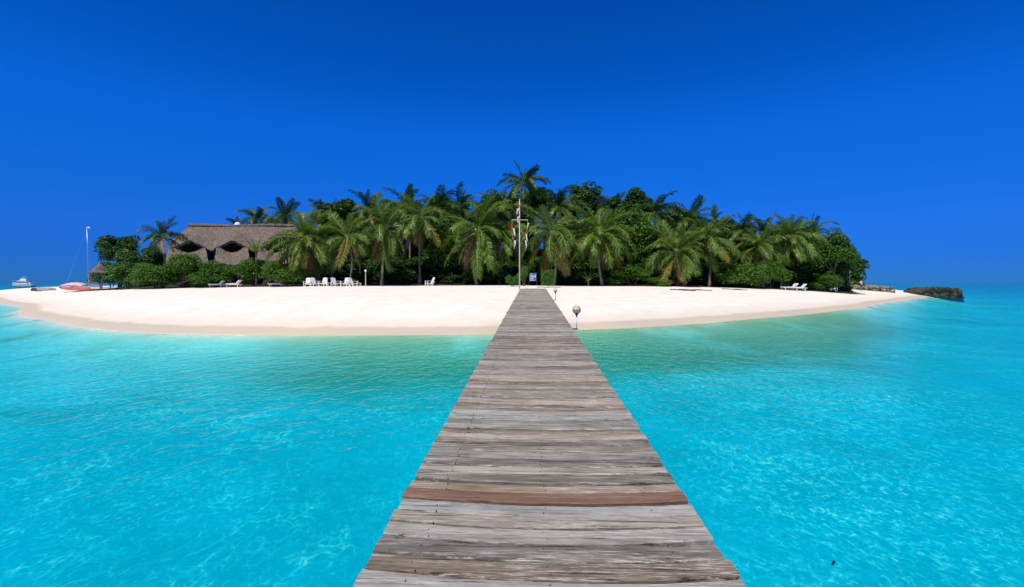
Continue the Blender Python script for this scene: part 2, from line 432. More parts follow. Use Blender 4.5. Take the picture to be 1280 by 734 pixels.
m_frond_y = foliage('palm_frond_yellowed', (.14, .16, .02), (.30, .24, .035), .5, .25)
m_frond_b = foliage('palm_frond_dead', (.16, .085, .035), (.32, .19, .085), .7, .12)
m_rib = plain('pale_frond_rib', (.30, .33, .12), .45, .35, .2)
m_leaf = foliage('broad_leaf_green', (.022, .080, .010), (.095, .195, .018), .45, .24, .2)
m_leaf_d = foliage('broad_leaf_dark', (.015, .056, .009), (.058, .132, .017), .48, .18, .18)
m_shrub = foliage('shore_shrub_leaf', (.030, .105, .012), (.115, .230, .026), .45, .25, .2)
m_white = plain('white_paint', (.80, .79, .76), .5, .4, .08)
m_dark = plain('dark_metal', (.035, .032, .03), .5, .4)
m_thatch = None

# ------------------------------------------------------------------ the jetty
jet = thing('jetty', 'long weathered grey timber jetty running from the lagoon up to the beach', 'jetty', (0, 0, 0))
DIRX = 25.0 / F; SLOPE = 20.0 / F; HW = 1.97 / 2
def deck(y, off=0.0): return Vector((.084 + DIRX * y + off, y, .5 + SLOPE * y))
JRZ = -math.atan(DIRX); JRX = math.atan(SLOPE)
def plank_mesh(seed, wd, mat):
    r = random.Random(seed); L = HW * 2; nseg = 9; th = .055
    a = r.uniform(-.010, .014); b2 = r.uniform(-.018, .018)
    vs = []; secn = 6
    for i in range(nseg + 1):
        t = i / nseg * 2 - 1
        x = t * HW
        crook = .068 * t * t + .004 * math.sin(3 * t + seed)
        e1 = r.uniform(-.0035, .0035); e2 = r.uniform(-.0035, .0035); zc = a * (1 - t * t) * .25 + r.uniform(-.0012, .0012)
        if i in (0, nseg): x += r.uniform(-.008, .008)
        h = wd / 2; k = .009
        for (yy, zz) in ((-h + e1, -th), (-h + e1, -k), (-h + e1 + k, 0), (h + e2 - k, 0), (h + e2, -k), (h + e2, -th)):
            vs.append((x, yy + crook, zz + zc))
    fs = []
    for i in range(nseg):
        for k in range(secn):
            fs.append((i * secn + k, (i + 1) * secn + k, (i + 1) * secn + (k + 1) % secn, i * secn + (k + 1) % secn))
    fs += [tuple(range(secn)), tuple(reversed([nseg * secn + k for k in range(secn)]))]
    return MB().add(vs, fs).mesh('plank', mat)
PV = []
for i in range(14):
    wd = (.118, .126, .132, .138, .140, .146, .152)[i % 7]
    PV.append((wd, plank_mesh(i, wd, m_plank)))
y = -2.2; nails = MB(); done = False; count = 0
while y < 36.8 and count < 298:
    wd, me = R.choice(PV)
    gap = R.choice((.014, .018, .022, .030))
    if not done and y > 3.25:
        wd = .15; me = plank_mesh(99, wd, m_newplank); done = True; new = True
    else: new = False
    yc = y + wd / 2
    p = deck(yc, R.gauss(0, .006)); p.z += R.uniform(-.006, .004) + (.006 if new else 0)
    o = link('plank', me, jet, p, (JRX + R.gauss(0, .02), R.gauss(0, .002), JRZ + R.gauss(0, .003) + (math.pi if False else 0)))
    if new: o['label'] = 'newer reddish brown plank'
    if yc < 9:
        for sx_ in (-.72, .0, .72):
            for dy in (-.035, .035):
                q = deck(yc + dy + .07 * sx_ * sx_, sx_ + R.uniform(-.02, .02)); q.z += .0015
                nails.lathe(((0.0, .003), (.0035, .002), (.004, -.01)), 6, q)
    y += wd + gap; count += 1
m_nail = plain('rusty_nail', (.10, .065, .045), .7, .3)
o = nails.build('nail_heads', m_nail, jet); o['kind'] = 'stuff'
for off in (-.72, 0, .72):
    a = deck(-2.1, off); b_ = deck(36.6, off); a.z -= .138; b_.z -= .138
    c_ = (a + b_) / 2; L = (b_ - a).length
    MB().box((0, 0, 0), (.09, L, .15)).build('stringer', m_beam, jet, c_, (JRX, 0, JRZ))
for k in range(11):
    yy = -1.5 + k * 3.1
    for off in (-.62, .62):
        p = deck(yy, off); zb = gz(p.x, p.y) - .4
        if p.z - .2 < zb + .45: continue
        mb = MB(); mb.tube([(p.x, p.y + .12, zb), (p.x, p.y + .12, (zb + p.z) / 2), (p.x, p.y + .12, p.z - .06)], [.095, .09, .085], 10)
        mb.build('pile', m_beam, jet, smooth=True)
    p = deck(yy + .22); p.z -= .265
    MB().box((0, 0, 0), (1.7, .10, .12)).build('cross_beam', m_beam, jet, p, (JRX, 0, JRZ))

# ------------------------------------------------------------------ two globe lamps on the jetty's side
m_globe, n, b = newmat('cream_frosted_glass')
tcn = N(n, 'ShaderNodeTexCoord'); nz = noise(n, tcn.outputs['Object'], 14, 4)
n.links.new(mixc(n, ramp(n, nz, .42, .62), (.92, .84, .60), (.82, .68, .40)), b.inputs['Base Color'])
b.inputs['Roughness'].default_value = .5
tl = N(n, 'ShaderNodeBsdfTranslucent'); tl.inputs[0].default_value = (.9, .78, .5, 1); mg = N(n, 'ShaderNodeMixShader'); mg.inputs[0].default_value = .28
n.links.new(b.outputs[0], mg.inputs[1]); n.links.new(tl.outputs[0], mg.inputs[2]); n.links.new(mg.outputs[0], n.nodes['Material Output'].inputs['Surface'])
m_rust = plain('rusty_iron', (.30, .12, .055), .75, .3, .3, 20)
def jetty_lamp(yd, label, postmat, S=1.0, low=False):
    base = deck(yd, HW)
    t = thing('jetty_lamp', label, 'lamp', base + Vector((0, 0, -.03)), JRZ, 'globe lamps along the jetty')
    mb = MB(); mb.box((.055, 0, -.01), (.20, .05, .035), ch=.006); mb.box((-.03, 0, -.05), (.03, .09, .10)); mb.build('bracket', m_beam if not low else m_rust, t)
    MB().tube([(.13, 0, -.02), (.132, 0, .2), (.13, 0, .37 * S)], .012, 8).build('post', postmat, t, smooth=True)
    MB().lathe(((.0, .31), (.016, .31), (.022, .35), (.05, .40), (.056, .42), (.05, .425), (0, .42)), 14, (.13, 0, (S - 1) * .37)).build('holder', m_dark, t, smooth=True)
    g = MB().ball((0, 0, 0), .105 if not low else .085, 18, 12).build('globe', m_globe if not low else m_white, t, (.13, 0, .415 + .09 + (S - 1) * .37), smooth=True)
    cg = MB(); rr = .110 if not low else .09
    for k in range(4):
        a = math.pi * k / 4
        cg.tube([(rr * math.sin(u) * math.cos(a), rr * math.sin(u) * math.sin(a), rr * math.cos(u)) for u in np.linspace(0, 2 * math.pi, 21)], .0042, 5, False)
    cg.tube([(rr * math.cos(u), rr * math.sin(u), 0) for u in np.linspace(0, 2 * math.pi, 25)], .0042, 5, False)
    cg.build('cage', m_rust, g)
    return t
jetty_lamp(12.9, 'cream globe lamp in wire cage on slim white post over the waterline', m_white)
jetty_lamp(24.6, 'small pale globe lamp on rusty post beside the upper jetty', m_rust, .95, True)

# ------------------------------------------------------------------ flag mast with bunting
PD = 37.6
mx_, mz_ = X(649.5, PD), gz(X(649.5, PD), PD)
fm_ = thing('flag_mast', 'tall white flag mast with yardarm and red and white pennants', 'flag mast', (mx_, PD, mz_))
H = Z(250, PD) - mz_
m_red = plain('red_cloth', (.48, .035, .025), .8, .1, .15, 6); m_wcloth = plain('white_cloth', (.78, .75, .74), .8, .1, .1, 6)
m_mastpaint = plain('cream_mast_paint', (.74, .66, .52), .55, .3, .12, 2)
MB().tube([(0, 0, -.3), (0, 0, H * .55), (0, 0, H)], [.050, .042, .028], 10).build('pole', m_mastpaint, fm_, smooth=True)
MB().ball((0, 0, H + .03), .05, 10, 6).build('finial', m_mastpaint, fm_, smooth=True)
yz = Z(275, PD) - mz_
MB().tube([(-.62, -.05, yz), (.66, -.05, yz - .01)], .022, 6).build('yardarm', m_mastpaint, fm_)
def pennant(x, z0, z1, wd, mat, seed, y=-.07):
    r = random.Random(seed); mb = MB(); k = 6; vs = []
    for i in range(k + 1):
        t = i / k; ww = .58 * wd * (1 - .55 * t) * (1 + .25 * math.sin(5 * t + seed))
        zc = z0 + (z1 - z0) * t; xo = x + .05 * math.sin(3.2 * t + seed)
        for j in range(4):
            s_ = j / 3 - .5
            vs.append((xo + s_ * ww, y + .05 * math.sin(j * 2.3 + seed + 4 * t), zc))
    fs = []
    for i in range(k):
        for j in range(3): fs.append((i * 4 + j, i * 4 + j + 1, (i + 1) * 4 + j + 1, (i + 1) * 4 + j))
    o = mb.add(vs, fs).build('pennant', mat, fm_, smooth=True)
    md = o.modifiers.new('thick', 'SOLIDIFY'); md.thickness = .008
def pzz(py): return Z(py, PD) - mz_
for x, a, b2, wd, mt, s_ in ((-.14, 256, 262, .28, m_red, 1), (-.16, 261, 268, .30, m_wcloth, 2), (-.12, 266, 272, .30, m_red, 3), (-.10, 271, 279, .26, m_wcloth, 9),
                             (-.60, 281, 291, .26, m_red, 4), (-.42, 286, 296, .24, m_wcloth, 5), (-.52, 297, 304, .20, m_red, 6), (-.40, 301, 311, .22, m_wcloth, 7),
                             (.64, 279, 287, .16, m_wcloth, 8), (.60, 286, 294, .18, m_red, 10), (.55, 293, 302, .18, m_wcloth, 11), (.48, 301, 311, .16, m_wcloth, 12)):
    pennant(x, pzz(a), pzz(b2), wd, mt, s_)
ln = MB()
ln.tube([(-.60, -.07, yz), (-.55, -.07, pzz(296)), (-.40, -.06, pzz(311))], .008, 4); ln.tube([(.64, -.07, yz), (.56, -.07, pzz(300)), (.46, -.06, pzz(314))], .008, 4)
ln.tube([(-.12, -.07, H - .1), (-.12, -.07, pzz(280))], .008, 4)
ln.build('halyard', m_wcloth, fm_)

# ------------------------------------------------------------------ palms
def frond_mesh(seed, e0, curl, mat, L=4.5, nl=42, leaf=1.08, droop=.7, wd=.12):
    r = random.Random(seed); K = 24; P = [Vector((0, 0, 0))]; T = []
    for i in range(K + 1):
        t = i / K; e = e0 - curl * t ** 1.25
        T.append(Vector((math.cos(e), .06 * math.sin(3 * t + seed), math.sin(e))).normalized())
        if i < K: P.append(P[-1] + T[-1] * (L / K))
    mb = MB()
    ids = list(range(0, K + 1, 3))
    mb.cur = 1; mb.tube([P[i] + Vector((0, 0, .02)) for i in ids], [.060 * (1 - .85 * i / K) for i in ids], 4, False); mb.cur = 0
    for j in range(nl):
        t = .10 + .89 * j / (nl - 1); u = t * K; i = min(int(u), K - 1); f = u - i
        p = P[i].lerp(P[i + 1], f); tg = T[i]; nn = Vector((-tg.z, 0, tg.x)); side = tg.cross(nn).normalized()
        l = leaf * (math.sin(math.pi * (.10 + .80 * t)) ** .7) * r.uniform(.85, 1.12)
        for s_ in (-1, 1):
            d = (side * s_ * .85 + tg * (.45 + .35 * t) + nn * r.uniform(-.25, .45)).normalized()
            m = p + d * l * .5
            d2 = (d + Vector((0, 0, -1)) * droop * r.uniform(.5, 1.6) + tg * .15).normalized()
            q = m + d2 * l * .55
            wv = tg * wd * .5
            mb.add([p - wv * .5, p + wv * .5, m + wv, m - wv, q], [(0, 1, 2, 3), (3, 2, 4)])
    return mb.mesh('frond', [mat, m_rib if mat is not m_frond_d else mat])
rad = math.radians
CLS = ((82, .55, .5), (62, 1.15, .6), (42, 1.65, .8), (20, 1.7, 1.0), (-8, 1.3, 1.2), (-38, .85, 1.3))
def frond_set(mats, k0):
    return [[frond_mesh(k0 + ci * 10 + v, rad(e), cu, mats[ci] if not isinstance(mats[ci], tuple) else mats[ci][v % 2], droop=dr) for v in range(2)] for ci, (e, cu, dr) in enumerate(CLS)]
FS_FRONT = frond_set((m_frond, m_frond, m_frond, m_frond, (m_frond, m_frond), (m_frond, m_frond_y)), 100)
DEAD = [frond_mesh(180 + k, rad(-50), .55, m_frond_b, droop=1.3) for k in range(2)]
FS_BACK = frond_set((m_frond_d, m_frond_d, m_frond_d, m_frond, (m_frond_d, m_frond), (m_frond, m_frond_b)), 300)
m_nut = plain('coconut_husk', (.28, .15, .035), .6, .3, .3, 6)
nut_me = MB().ball((0, 0, 0), (.12, .12, .15), 8, 6).mesh('coconut', m_nut, True)
def palm(px, py, d, s, label, group, fs, lean=0.0, nfr=26, base=None, nuts=0, low=-38):
    r = random.Random(int(px * 13 + py * 7 + d))
    tx, tz = X(px, d), Z(py, d)
    bx = X(px + lean if base is None else base, d); by = d + r.uniform(-.8, .8)
    bz = gz(bx, by)
    t = thing('palm_tree', label, 'palm tree', (bx, by, bz), 0, group)
    top = Vector((tx - bx, d - by, tz - bz)); K = 12; pts = []; rd = []
    bend = Vector((r.uniform(-.6, .6), r.uniform(-.4, .4), 0)); tilt = r.uniform(-.16, .16)
    for i in range(K + 1):
        u = i / K
        pts.append(Vector((top.x * u ** 1.5, top.y * u ** 1.5, -.15 + (top.z + .15) * u)) + bend * math.sin(math.pi * u))
        rd.append((.145 - .04 * u + .13 * math.exp(-u * 14)) * (.8 + .25 * s) * (1.06 if i % 2 else .97))
    MB().tube(pts, rd, 9).build('trunk', m_trunk, t, smooth=True)
    for i in range(nfr):
        u = i / (nfr - 1); e = 84 + (low - 84) * u ** .9 + r.uniform(-8, 8)
        ci = min(range(6), key=lambda c_: abs(CLS[c_][0] - e)); de = rad(e - CLS[ci][0])
        me = r.choice(fs[ci])
        az = i * 2.39996 + r.uniform(-.55, .55)
        sc_ = s * r.uniform(.68, 1.14) * (.8 if ci == 0 else 1.0)
        M = Euler((r.uniform(-.5, .5), -de * .6 + r.uniform(-.22, .22) + tilt * math.cos(az), az), 'XYZ')
        link('frond', me, t, top + Vector((math.cos(az) * .08, math.sin(az) * .08, -.05 - .25 * u)), M, sc_)
    for k in range(2 if fs is FS_FRONT else 0):
        az = r.uniform(0, 6.28); link('frond', r.choice(DEAD), t, top + Vector((math.cos(az) * .1, math.sin(az) * .1, -.35)), (r.uniform(-.2, .2), r.uniform(-.1, .25), az), s * r.uniform(.75, .95))
    for k in range(nuts):
        a = k * 1.7 + r.random(); link('coconut', nut_me, t, top + Vector((math.cos(a) * .24, math.sin(a) * .24, -.32 - .1 * (k % 2))), (0, 0, a), r.uniform(.9, 1.2))
    return t

GF = 'palms along the edge of the beach'
FRONT = [
 (380, 300, 58, 1.12, 'coconut palm with drooping fronds over the white chairs, nearest the thatched house', 4),
 (434, 296, 58.5, 1.0, 'coconut palm standing behind the last white chairs of the row', 0),
 (482, 284, 60, 1.12, 'coconut palm with yellowed lower fronds next past the row of chairs', -3),
 (526, 272, 62, 1.02, 'slender coconut palm rising over the lone white chair', -1),
 (597, 288, 60, 1.28, 'biggest coconut palm on the beach edge, its lower fronds hanging brown', 0),
 (627, 296, 61.5, 1.0, 'coconut palm with long trailing dead fronds behind the flag mast', -2),
 (690, 290, 60, 1.2, 'wide coconut palm behind the clipped green bush at the jetty head', 2),
 (749, 292, 59, 1.15, 'coconut palm with orange fruit stalks and straight bare trunk', 3),
 (846, 314, 58.5, 1.05, 'low spreading coconut palm with fronds touching the shrubs above the driftwood', 2),
 (886, 296, 61, .95, 'coconut palm with hanging yellow fronds past the low spreading palm', -2),
 (950, 308, 61, .85, 'coconut palm half sunk in the shrubs before the round trees', 3),
 (986, 296, 62, .95, 'coconut palm with pale drooping ribs leaning by the round shore trees', -8),
]
for px, py, d, s, lab, lean in FRONT:
    palm(px, py, d, s, lab, GF, FS_FRONT, lean, R.randint(26, 42), nuts=7 if px in (749, 597, 526) else 0, low=R.uniform(-64, -30))
palm(203, 294, 57.5, .66, 'lone coconut palm rising from the hedge beside the thatched house', GF, FS_BACK, 1, 24)
palm(655, 228, 72, .95, 'tallest coconut palm of the island, its crown clear of the canopy', 'tall palms above the canopy', FS_BACK, -3, 26, low=-20)
REF = [(310, 'the thatched roof ridge'), (384, 'the palm over the white chairs'), (434, 'the palm by the last white chairs'), (482, 'the yellowed palm past the chairs'), (526, 'the slender palm and lone chair'),
       (560, 'the mid green tree'), (597, 'the biggest beach palm'), (640, 'the flag mast'), (690, 'the clipped green bush'), (749, 'the palm with orange fruit'), (785, 'the bright green tree'), (846, 'the low spreading palm'),
       (886, 'the palm with hanging yellow fronds'), (930, 'the tall shore shrub'), (986, 'the palm with pale ribs'), (1030, 'the round shore trees')]
def ref(px): return min(REF, key=lambda a: abs(a[0] - px))[1]
BACK = [(321, 274, 84, .85), (357, 270, 82, .9), (340, 280, 92, .75), (299, 284, 90, .6), (408, 268, 74, .9), (462, 264, 76, .95), (508, 258, 76, 1.0), (546, 260, 75, .95), (576, 258, 82, .95),
        (622, 258, 77, 1.0), (700, 258, 76, .95), (722, 252, 84, .95), (770, 262, 77, .9), (819, 266, 70, 1.0), (862, 274, 69, .9), (892, 282, 72, .85), (842, 282, 78, .85),
        (930, 288, 68, .85), (955, 290, 76, .8), (985, 292, 74, .8), (1015, 290, 72, .8), (470, 292, 70, .9), (560, 290, 71, 1.0), (655, 286, 70, 1.0), (722, 290, 70, .95), (800, 298, 70, .9), (912, 304, 70, .8), (1000, 304, 70, .75)]
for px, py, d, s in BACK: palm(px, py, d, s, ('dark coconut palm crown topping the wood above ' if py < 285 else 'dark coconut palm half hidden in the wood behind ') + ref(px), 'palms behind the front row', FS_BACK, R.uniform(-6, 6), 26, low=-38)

# ------------------------------------------------------------------ broadleaf trees and shrubs
def leaf_cloud(seed, ncl, nleaf, ls, mat, flat=1.0, cr=(.24, .40), inner=.82, lower=-.55):
    g = np.random.default_rng(seed); V = []; 
    C = []
    lob = []
    while len(lob) < 8:
        d = g.normal(size=3); d /= np.linalg.norm(d)
        if d[2] > lower: lob.append(d * g.uniform(.38, .72))
    while len(C) < ncl:
        d = g.normal(size=3); d /= np.linalg.norm(d)
        c_ = lob[len(C) % 8] + d * g.uniform(.15, .42)
        if c_[2] > lower - .1: C.append(c_)
    C = np.array(C); cr_ = g.uniform(cr[0], cr[1], ncl)
    ci = np.repeat(np.arange(ncl), nleaf); n_ = len(ci)
    d = g.normal(size=(n_, 3)); d /= np.linalg.norm(d, axis=1)[:, None]; d[:, 2] = np.where(d[:, 2] < -.5, -d[:, 2], d[:, 2])
    p = C[ci] + d * cr_[ci][:, None] * (g.uniform(.55, 1.08, n_) ** .5)[:, None] * np.array([1, 1, .8])
    nrm = d + g.normal(size=(n_, 3)) * .55 + np.array([0, 0, .35]); nrm /= np.linalg.norm(nrm, axis=1)[:, None]
    a = np.cross(nrm, g.normal(size=(n_, 3))); a /= np.linalg.norm(a, axis=1)[:, None]; b_ = np.cross(nrm, a)
    L = (ls * g.uniform(.7, 1.35, n_))[:, None]; W = L * .55
    q = np.stack([p - a * L, p + b_ * W + nrm * L * .15, p + a * L, p - b_ * W + nrm * L * .15], 1).reshape(-1, 3)
    me = bpy.data.meshes.new('crown'); me.vertices.add(len(q)); me.vertices.foreach_set('co', q.astype(np.float32).ravel())
    me.loops.add(len(q)); me.loops.foreach_set('vertex_index', np.arange(len(q), dtype=np.int32))
    me.polygons.add(n_); me.polygons.foreach_set('loop_start', np.arange(0, len(q), 4, dtype=np.int32)); me.update(calc_edges=True)
    me.materials.append(mat); return me
CR_L = [leaf_cloud(k, 90, 120, .048, m_leaf, cr=(.16, .34)) for k in range(3)]
CR_D = [leaf_cloud(20 + k, 90, 120, .048, m_leaf_d, cr=(.16, .34)) for k in range(3)]
CR_S = [leaf_cloud(40 + k, 110, 110, .050, m_shrub, lower=-.98, cr=(.22, .42)) for k in range(4)]
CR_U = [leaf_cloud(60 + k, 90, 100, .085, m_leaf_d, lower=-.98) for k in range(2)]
def tree(px, py, d, hw, hh, kind, label, group=None, i=0):
    r = random.Random(int(px * 3 + d)); x, zc = X(px, d), Z(py, d); rx = hw / F * d; rz = hh / F * d
    bz = gz(x, d); h = zc - bz
    t = thing('broadleaf_tree', label, 'tree', (x, d, bz), 0, group)
    mb = MB(); fork = max(1.2, h - rz * .55)
    mb.tube([(0, 0, -.2), (.1 * r.uniform(-1, 1), 0, fork * .5), (.2 * r.uniform(-1, 1), .1, fork)], [.30, .2, .17], 8)
    for k in range(6):
        a = k * 1.05 + r.random(); l = r.uniform(.45, .8)
        e = Vector((math.cos(a) * rx * l, math.sin(a) * rx * l, h + rz * r.uniform(-.25, .5)))
        m_ = Vector((e.x * .45, e.y * .45, fork + (e.z - fork) * .6))
        mb.tube([(0, 0, fork - .3), m_, e], [.13, .08, .03], 6)
    mb.build('trunk', m_bark, t, smooth=True)
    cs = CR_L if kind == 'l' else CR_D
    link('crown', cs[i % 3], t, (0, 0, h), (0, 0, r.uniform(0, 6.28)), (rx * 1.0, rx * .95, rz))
    return t
TREES = [
 (150, 314, 66, 26, 25, 'd', 'dark round broadleaf tree behind the small thatched kiosk', None),
 (178, 322, 62.5, 25, 22, 'l', 'lighter green broadleaf tree between the dark round tree and the lone palm', None),
 (426, 276, 76, 36, 30, 'd', 'dark domed broadleaf tree rising over the palms by the house', None),
 (682, 258, 79, 28, 28, 'd', 'dark broadleaf crown right behind the tallest palm', None),
 (738, 254, 80, 30, 30, 'd', 'high dark broadleaf crown with ragged top above the palm with orange fruit', None),
 (790, 264, 76, 32, 30, 'd', 'dark leafy tree with uneven crown above the bright green tree', None),
 (782, 302, 63, 36, 38, 'l', 'bright green broadleaf tree reaching down to the beach among the palms', None),
 (556, 305, 66, 32, 40, 'l', 'mid green broadleaf tree between the lone chair and the biggest palm', None),
 (1042, 322, 64, 28, 30, 'l', 'round green shore tree at the end of the wood, over the sand spit', None),
 (1008, 322, 65, 30, 34, 'l', 'broad green shore tree just inside the end of the wood', None),
 (1058, 333, 68, 12, 24, 'd', 'narrow dark tree at the tip of the wood by the lamp post', None)]
for i, a in enumerate(TREES): tree(*a[:6], a[6], a[7], i)
FILL = [(470, 300, 80, 42, 42), (520, 292, 84, 42, 40), (600, 295, 84, 42, 40), (640, 282, 82, 38, 40), (700, 300, 82, 42, 42), (760, 300, 84, 42, 40), (830, 304, 78, 42, 38), (880, 308, 78, 42, 36), (932, 318, 70, 36, 30),
        (968, 316, 74, 36, 30), (400, 306, 76, 34, 36), (555, 270, 88, 38, 26), (610, 268, 90, 36, 26), (500, 272, 86, 34, 26), (910, 296, 84, 34, 24), (850, 290, 86, 34, 26), (440, 318, 72, 36, 30), (1000, 310, 80, 34, 26)]
for i, (px, py, d, hw, hh) in enumerate(FILL):
    tree(px, py, d, hw, hh, 'd' if i % 3 else 'l', ('leafy dark tree deep in the wood behind ' if d > 79 else 'leafy tree within the wood behind ') + ref(px), 'trees filling the wood', i)

def shrub(px, pybase, pytop, d, hw, label, group=None, ms=CR_S, i=0, name='shrub', dy=None):
    r = random.Random(int(px * 5 + d)); x = X(px, d); bz = gz(x, d); top = Z(pytop, d); h = top - bz; rx = hw / F * d
    t = thing(name, label, 'shrub', (x, d, bz), 0, group)
    mb = MB()
    for k in range(5):
        a = k * 1.26 + r.random(); mb.tube([(math.cos(a) * .08, math.sin(a) * .08, -.1), (math.cos(a) * rx * .3, math.sin(a) * rx * .3, h * .4), (math.cos(a) * rx * .55, math.sin(a) * rx * .55, h * .7)], [.04, .03, .012], 5)
    mb.build('stem', m_bark, t)
    kz_, ks_ = (.38, .64) if ms is CR_U else (.48, .54)
    link('foliage', ms[i % len(ms)], t, (0, 0, h * kz_), (0, 0, r.uniform(0, 6.28)), (rx, rx * .85, h * ks_))
    return t
SHR = [(160, 322, 57, 26, 'bushy shore shrub at the end of the hedge next to the kiosk'), (196, 326, 56.5, 28, 'dense green hedge shrub under the lone palm'),
       (232, 322, 57, 26, 'dense hedge shrub in front of the thatched house, beside the lone palm'), (268, 326, 56.5, 28, 'hedge shrub over the pale sunbeds in front of the thatched house'),
       (318, 318, 57.5, 24, 'tall hedge shrub with spiky rosette above it'), (357, 320, 56, 25, 'bright round shrub at the hedge end beside the white chairs'),
       (790, 336, 58, 30, 'green shore shrub under the bright broadleaf tree'), (822, 345, 57.5, 20, 'low green shrub beside the low spreading palm'),
       (765, 345, 58.5, 16, 'small shrub at the foot of the palm with orange fruit'), (930, 322, 59, 30, 'tall shore shrub past the driftwood line'),
       (962, 330, 58, 22, 'yellowish shrub jutting onto the sand before the shore trees'), (1025, 345, 62, 22, 'low shrub under the round shore trees'),
       (910, 340, 60, 18, 'small dark green shrub behind the driftwood line')]
for i, (px, pt, d, hw, lab) in enumerate(SHR): shrub(px, 356, pt, d, hw, lab, 'shrubs along the beach edge', CR_S, i)
shrub(641, 357, 341, 47, 9, 'small leafy shrub at the foot of the flag mast', 'shrubs along the beach edge', CR_S, 1)
shrub(655, 357, 336, 50, 8, 'loose shrub behind the flag mast', 'shrubs along the beach edge', CR_S, 2)
for k in range(24):
    px = 385 + k * 28.5 + R.uniform(-8, 8); d = R.uniform(67, 73)
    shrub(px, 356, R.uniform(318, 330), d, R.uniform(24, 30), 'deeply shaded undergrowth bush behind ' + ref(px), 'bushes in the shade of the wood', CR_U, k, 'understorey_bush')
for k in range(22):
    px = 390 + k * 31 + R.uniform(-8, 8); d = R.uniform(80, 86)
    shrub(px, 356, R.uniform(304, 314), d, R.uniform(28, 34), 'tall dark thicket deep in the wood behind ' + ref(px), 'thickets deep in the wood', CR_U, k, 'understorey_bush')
for k in range(20):
    px = 385 + k * 34 + R.uniform(-8, 8); d = R.uniform(62.5, 64.5)
    if abs(px - 782) > 20: shrub(px, 356, R.uniform(334, 342), d, R.uniform(17, 22), 'low shaded bush at the trunk feet behind ' + ref(px), 'low bushes among the trunks', CR_U, k, 'understorey_bush')
shrub(446, 356, 322, 76, 26, 'leafy dark bush seen between the trunks past the short globe lamp', 'bushes in the shade of the wood', CR_U, 1, 'understorey_bush')
for k in range(8):
    px = 140 + k * 36 + R.uniform(-8, 8); d = R.uniform(74, 80)
    shrub(px, 356, R.uniform(326, 334), d, R.uniform(24, 28), 'dark bush behind the ' + ('kiosk and hedge end' if px < 200 else 'hedge by the lone palm' if px < 240 else 'middle of the thatched house' if px < 310 else 'far end of the thatched house'), 'bushes behind the house', CR_U, k, 'understorey_bush')
# clipped upright bush at the jetty head
bx, bd = X(685, 50), 50.0
t = thing('clipped_bush', 'upright clipped green bush by the head of the jetty', 'shrub', (bx, bd, gz(bx, bd)))
MB().tube([(0, 0, -.1), (.02, 0, .5), (0, 0, 1.1)], [.06, .05, .02], 6).build('stem', m_bark, t)
g = np.random.default_rng(5); mb = MB()
for k in range(900):
    p = Vector((g.uniform(-.72, .72), g.uniform(-.5, .5), g.uniform(.05, 1.65)))
    up = Vector((g.normal() * .25, g.normal() * .25, 1)).normalized(); sd_ = up.cross(Vector((g.normal(), g.normal(), .1))).normalized()
    l = g.uniform(.12, .24); mb.add([p - sd_ * .03, p + sd_ * .03, p + up * l], [(0, 1, 2)])
mb.build('foliage', m_shrub, t)

def blade_mesh(seed, L, wd, e, mat):
    mb = MB(); K = 6; vs = []
    for i in range(K + 1):
        u = i / K; a = e - .5 * u * u; p = Vector((math.cos(e - .25 * u) * L * u, 0, math.sin(e - .25 * u) * L * u)); ww = wd * (1 - u) ** .6 * (.6 + .4 * min(1, u * 4))
        vs += [p + Vector((0, -ww, .12 * ww)), p, p + Vector((0, ww, .12 * ww))]
    fs = []
    for i in range(K): fs += [(i * 3, i * 3 + 1, i * 3 + 4, i * 3 + 3), (i * 3 + 1, i * 3 + 2, i * 3 + 5, i * 3 + 4)]
    return mb.add(vs, fs).mesh('leaf_blade', mat, True)
BL = [blade_mesh(k, 1.5, .06, rad(e), m_frond) for k, e in enumerate((80, 62, 45, 25))]
def rosette(px, py, d, s, label, stemh, n_=34):
    x = X(px, d); t = thing('spiky_plant', label, 'plant', (x, d, gz(x, d)))
    zt = Z(py, d) - gz(x, d)
    MB().tube([(0, 0, -.1), (.05, 0, zt * .5), (0, 0, zt)], [.1, .09, .08], 7).build('stem', m_trunk, t)
    for i in range(n_):
        link('leaf_blade', BL[i % 4], t, (0, 0, zt), (R.uniform(-.15, .15), R.uniform(-.15, .15), i * 2.39996), s * R.uniform(.8, 1.1))
rosette(320, 316, 57, 1.5, 'spiky rosette plant standing above the hedge before the house', 3)
rosette(735, 352, 56, .85, 'small pale spiky plant on the sand near the clipped bush', .3, 22)

# ------------------------------------------------------------------ the thatched house
m_thatch, n, b = newmat('grey_thatch')
tcn = N(n, 'ShaderNodeTexCoord'); v = mapping(n, tcn.outputs['Object'], (5, 2, 1.0))
st = noise(n, v, 2.2, 5, .65); bl = noise(n, tcn.outputs['Object'], .7, 3)
c = mixc(n, ramp(n, st, .3, .7), (.065, .052, .04), (.27, .225, .18)); c = mixc(n, math_(n, 'MULTIPLY', ramp(n, bl, .4, .7), .4), c, (.26, .19, .13)); c = mixc(n, math_(n, 'MULTIPLY', ramp(n, noise(n, tcn.outputs['Object'], 2.6, 5, .7), .45, .62), .55), c, (.06, .05, .04))
n.links.new(c, b.inputs['Base Color']); b.inputs['Roughness'].default_value = .95; b.inputs['Specular IOR Level'].default_value = .1
bump(n, b, st, .9, .06)
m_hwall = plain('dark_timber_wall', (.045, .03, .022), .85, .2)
HD = 66.0; hx = X(290, HD); hz = gz(hx, HD)
house = thing('thatched_house', 'big house with two tiers of sagging grey thatch roof', 'house', (hx, HD, hz))
def hp(px, py, d): return Vector((X(px, d) - hx, d - HD, Z(py, d) - hz))
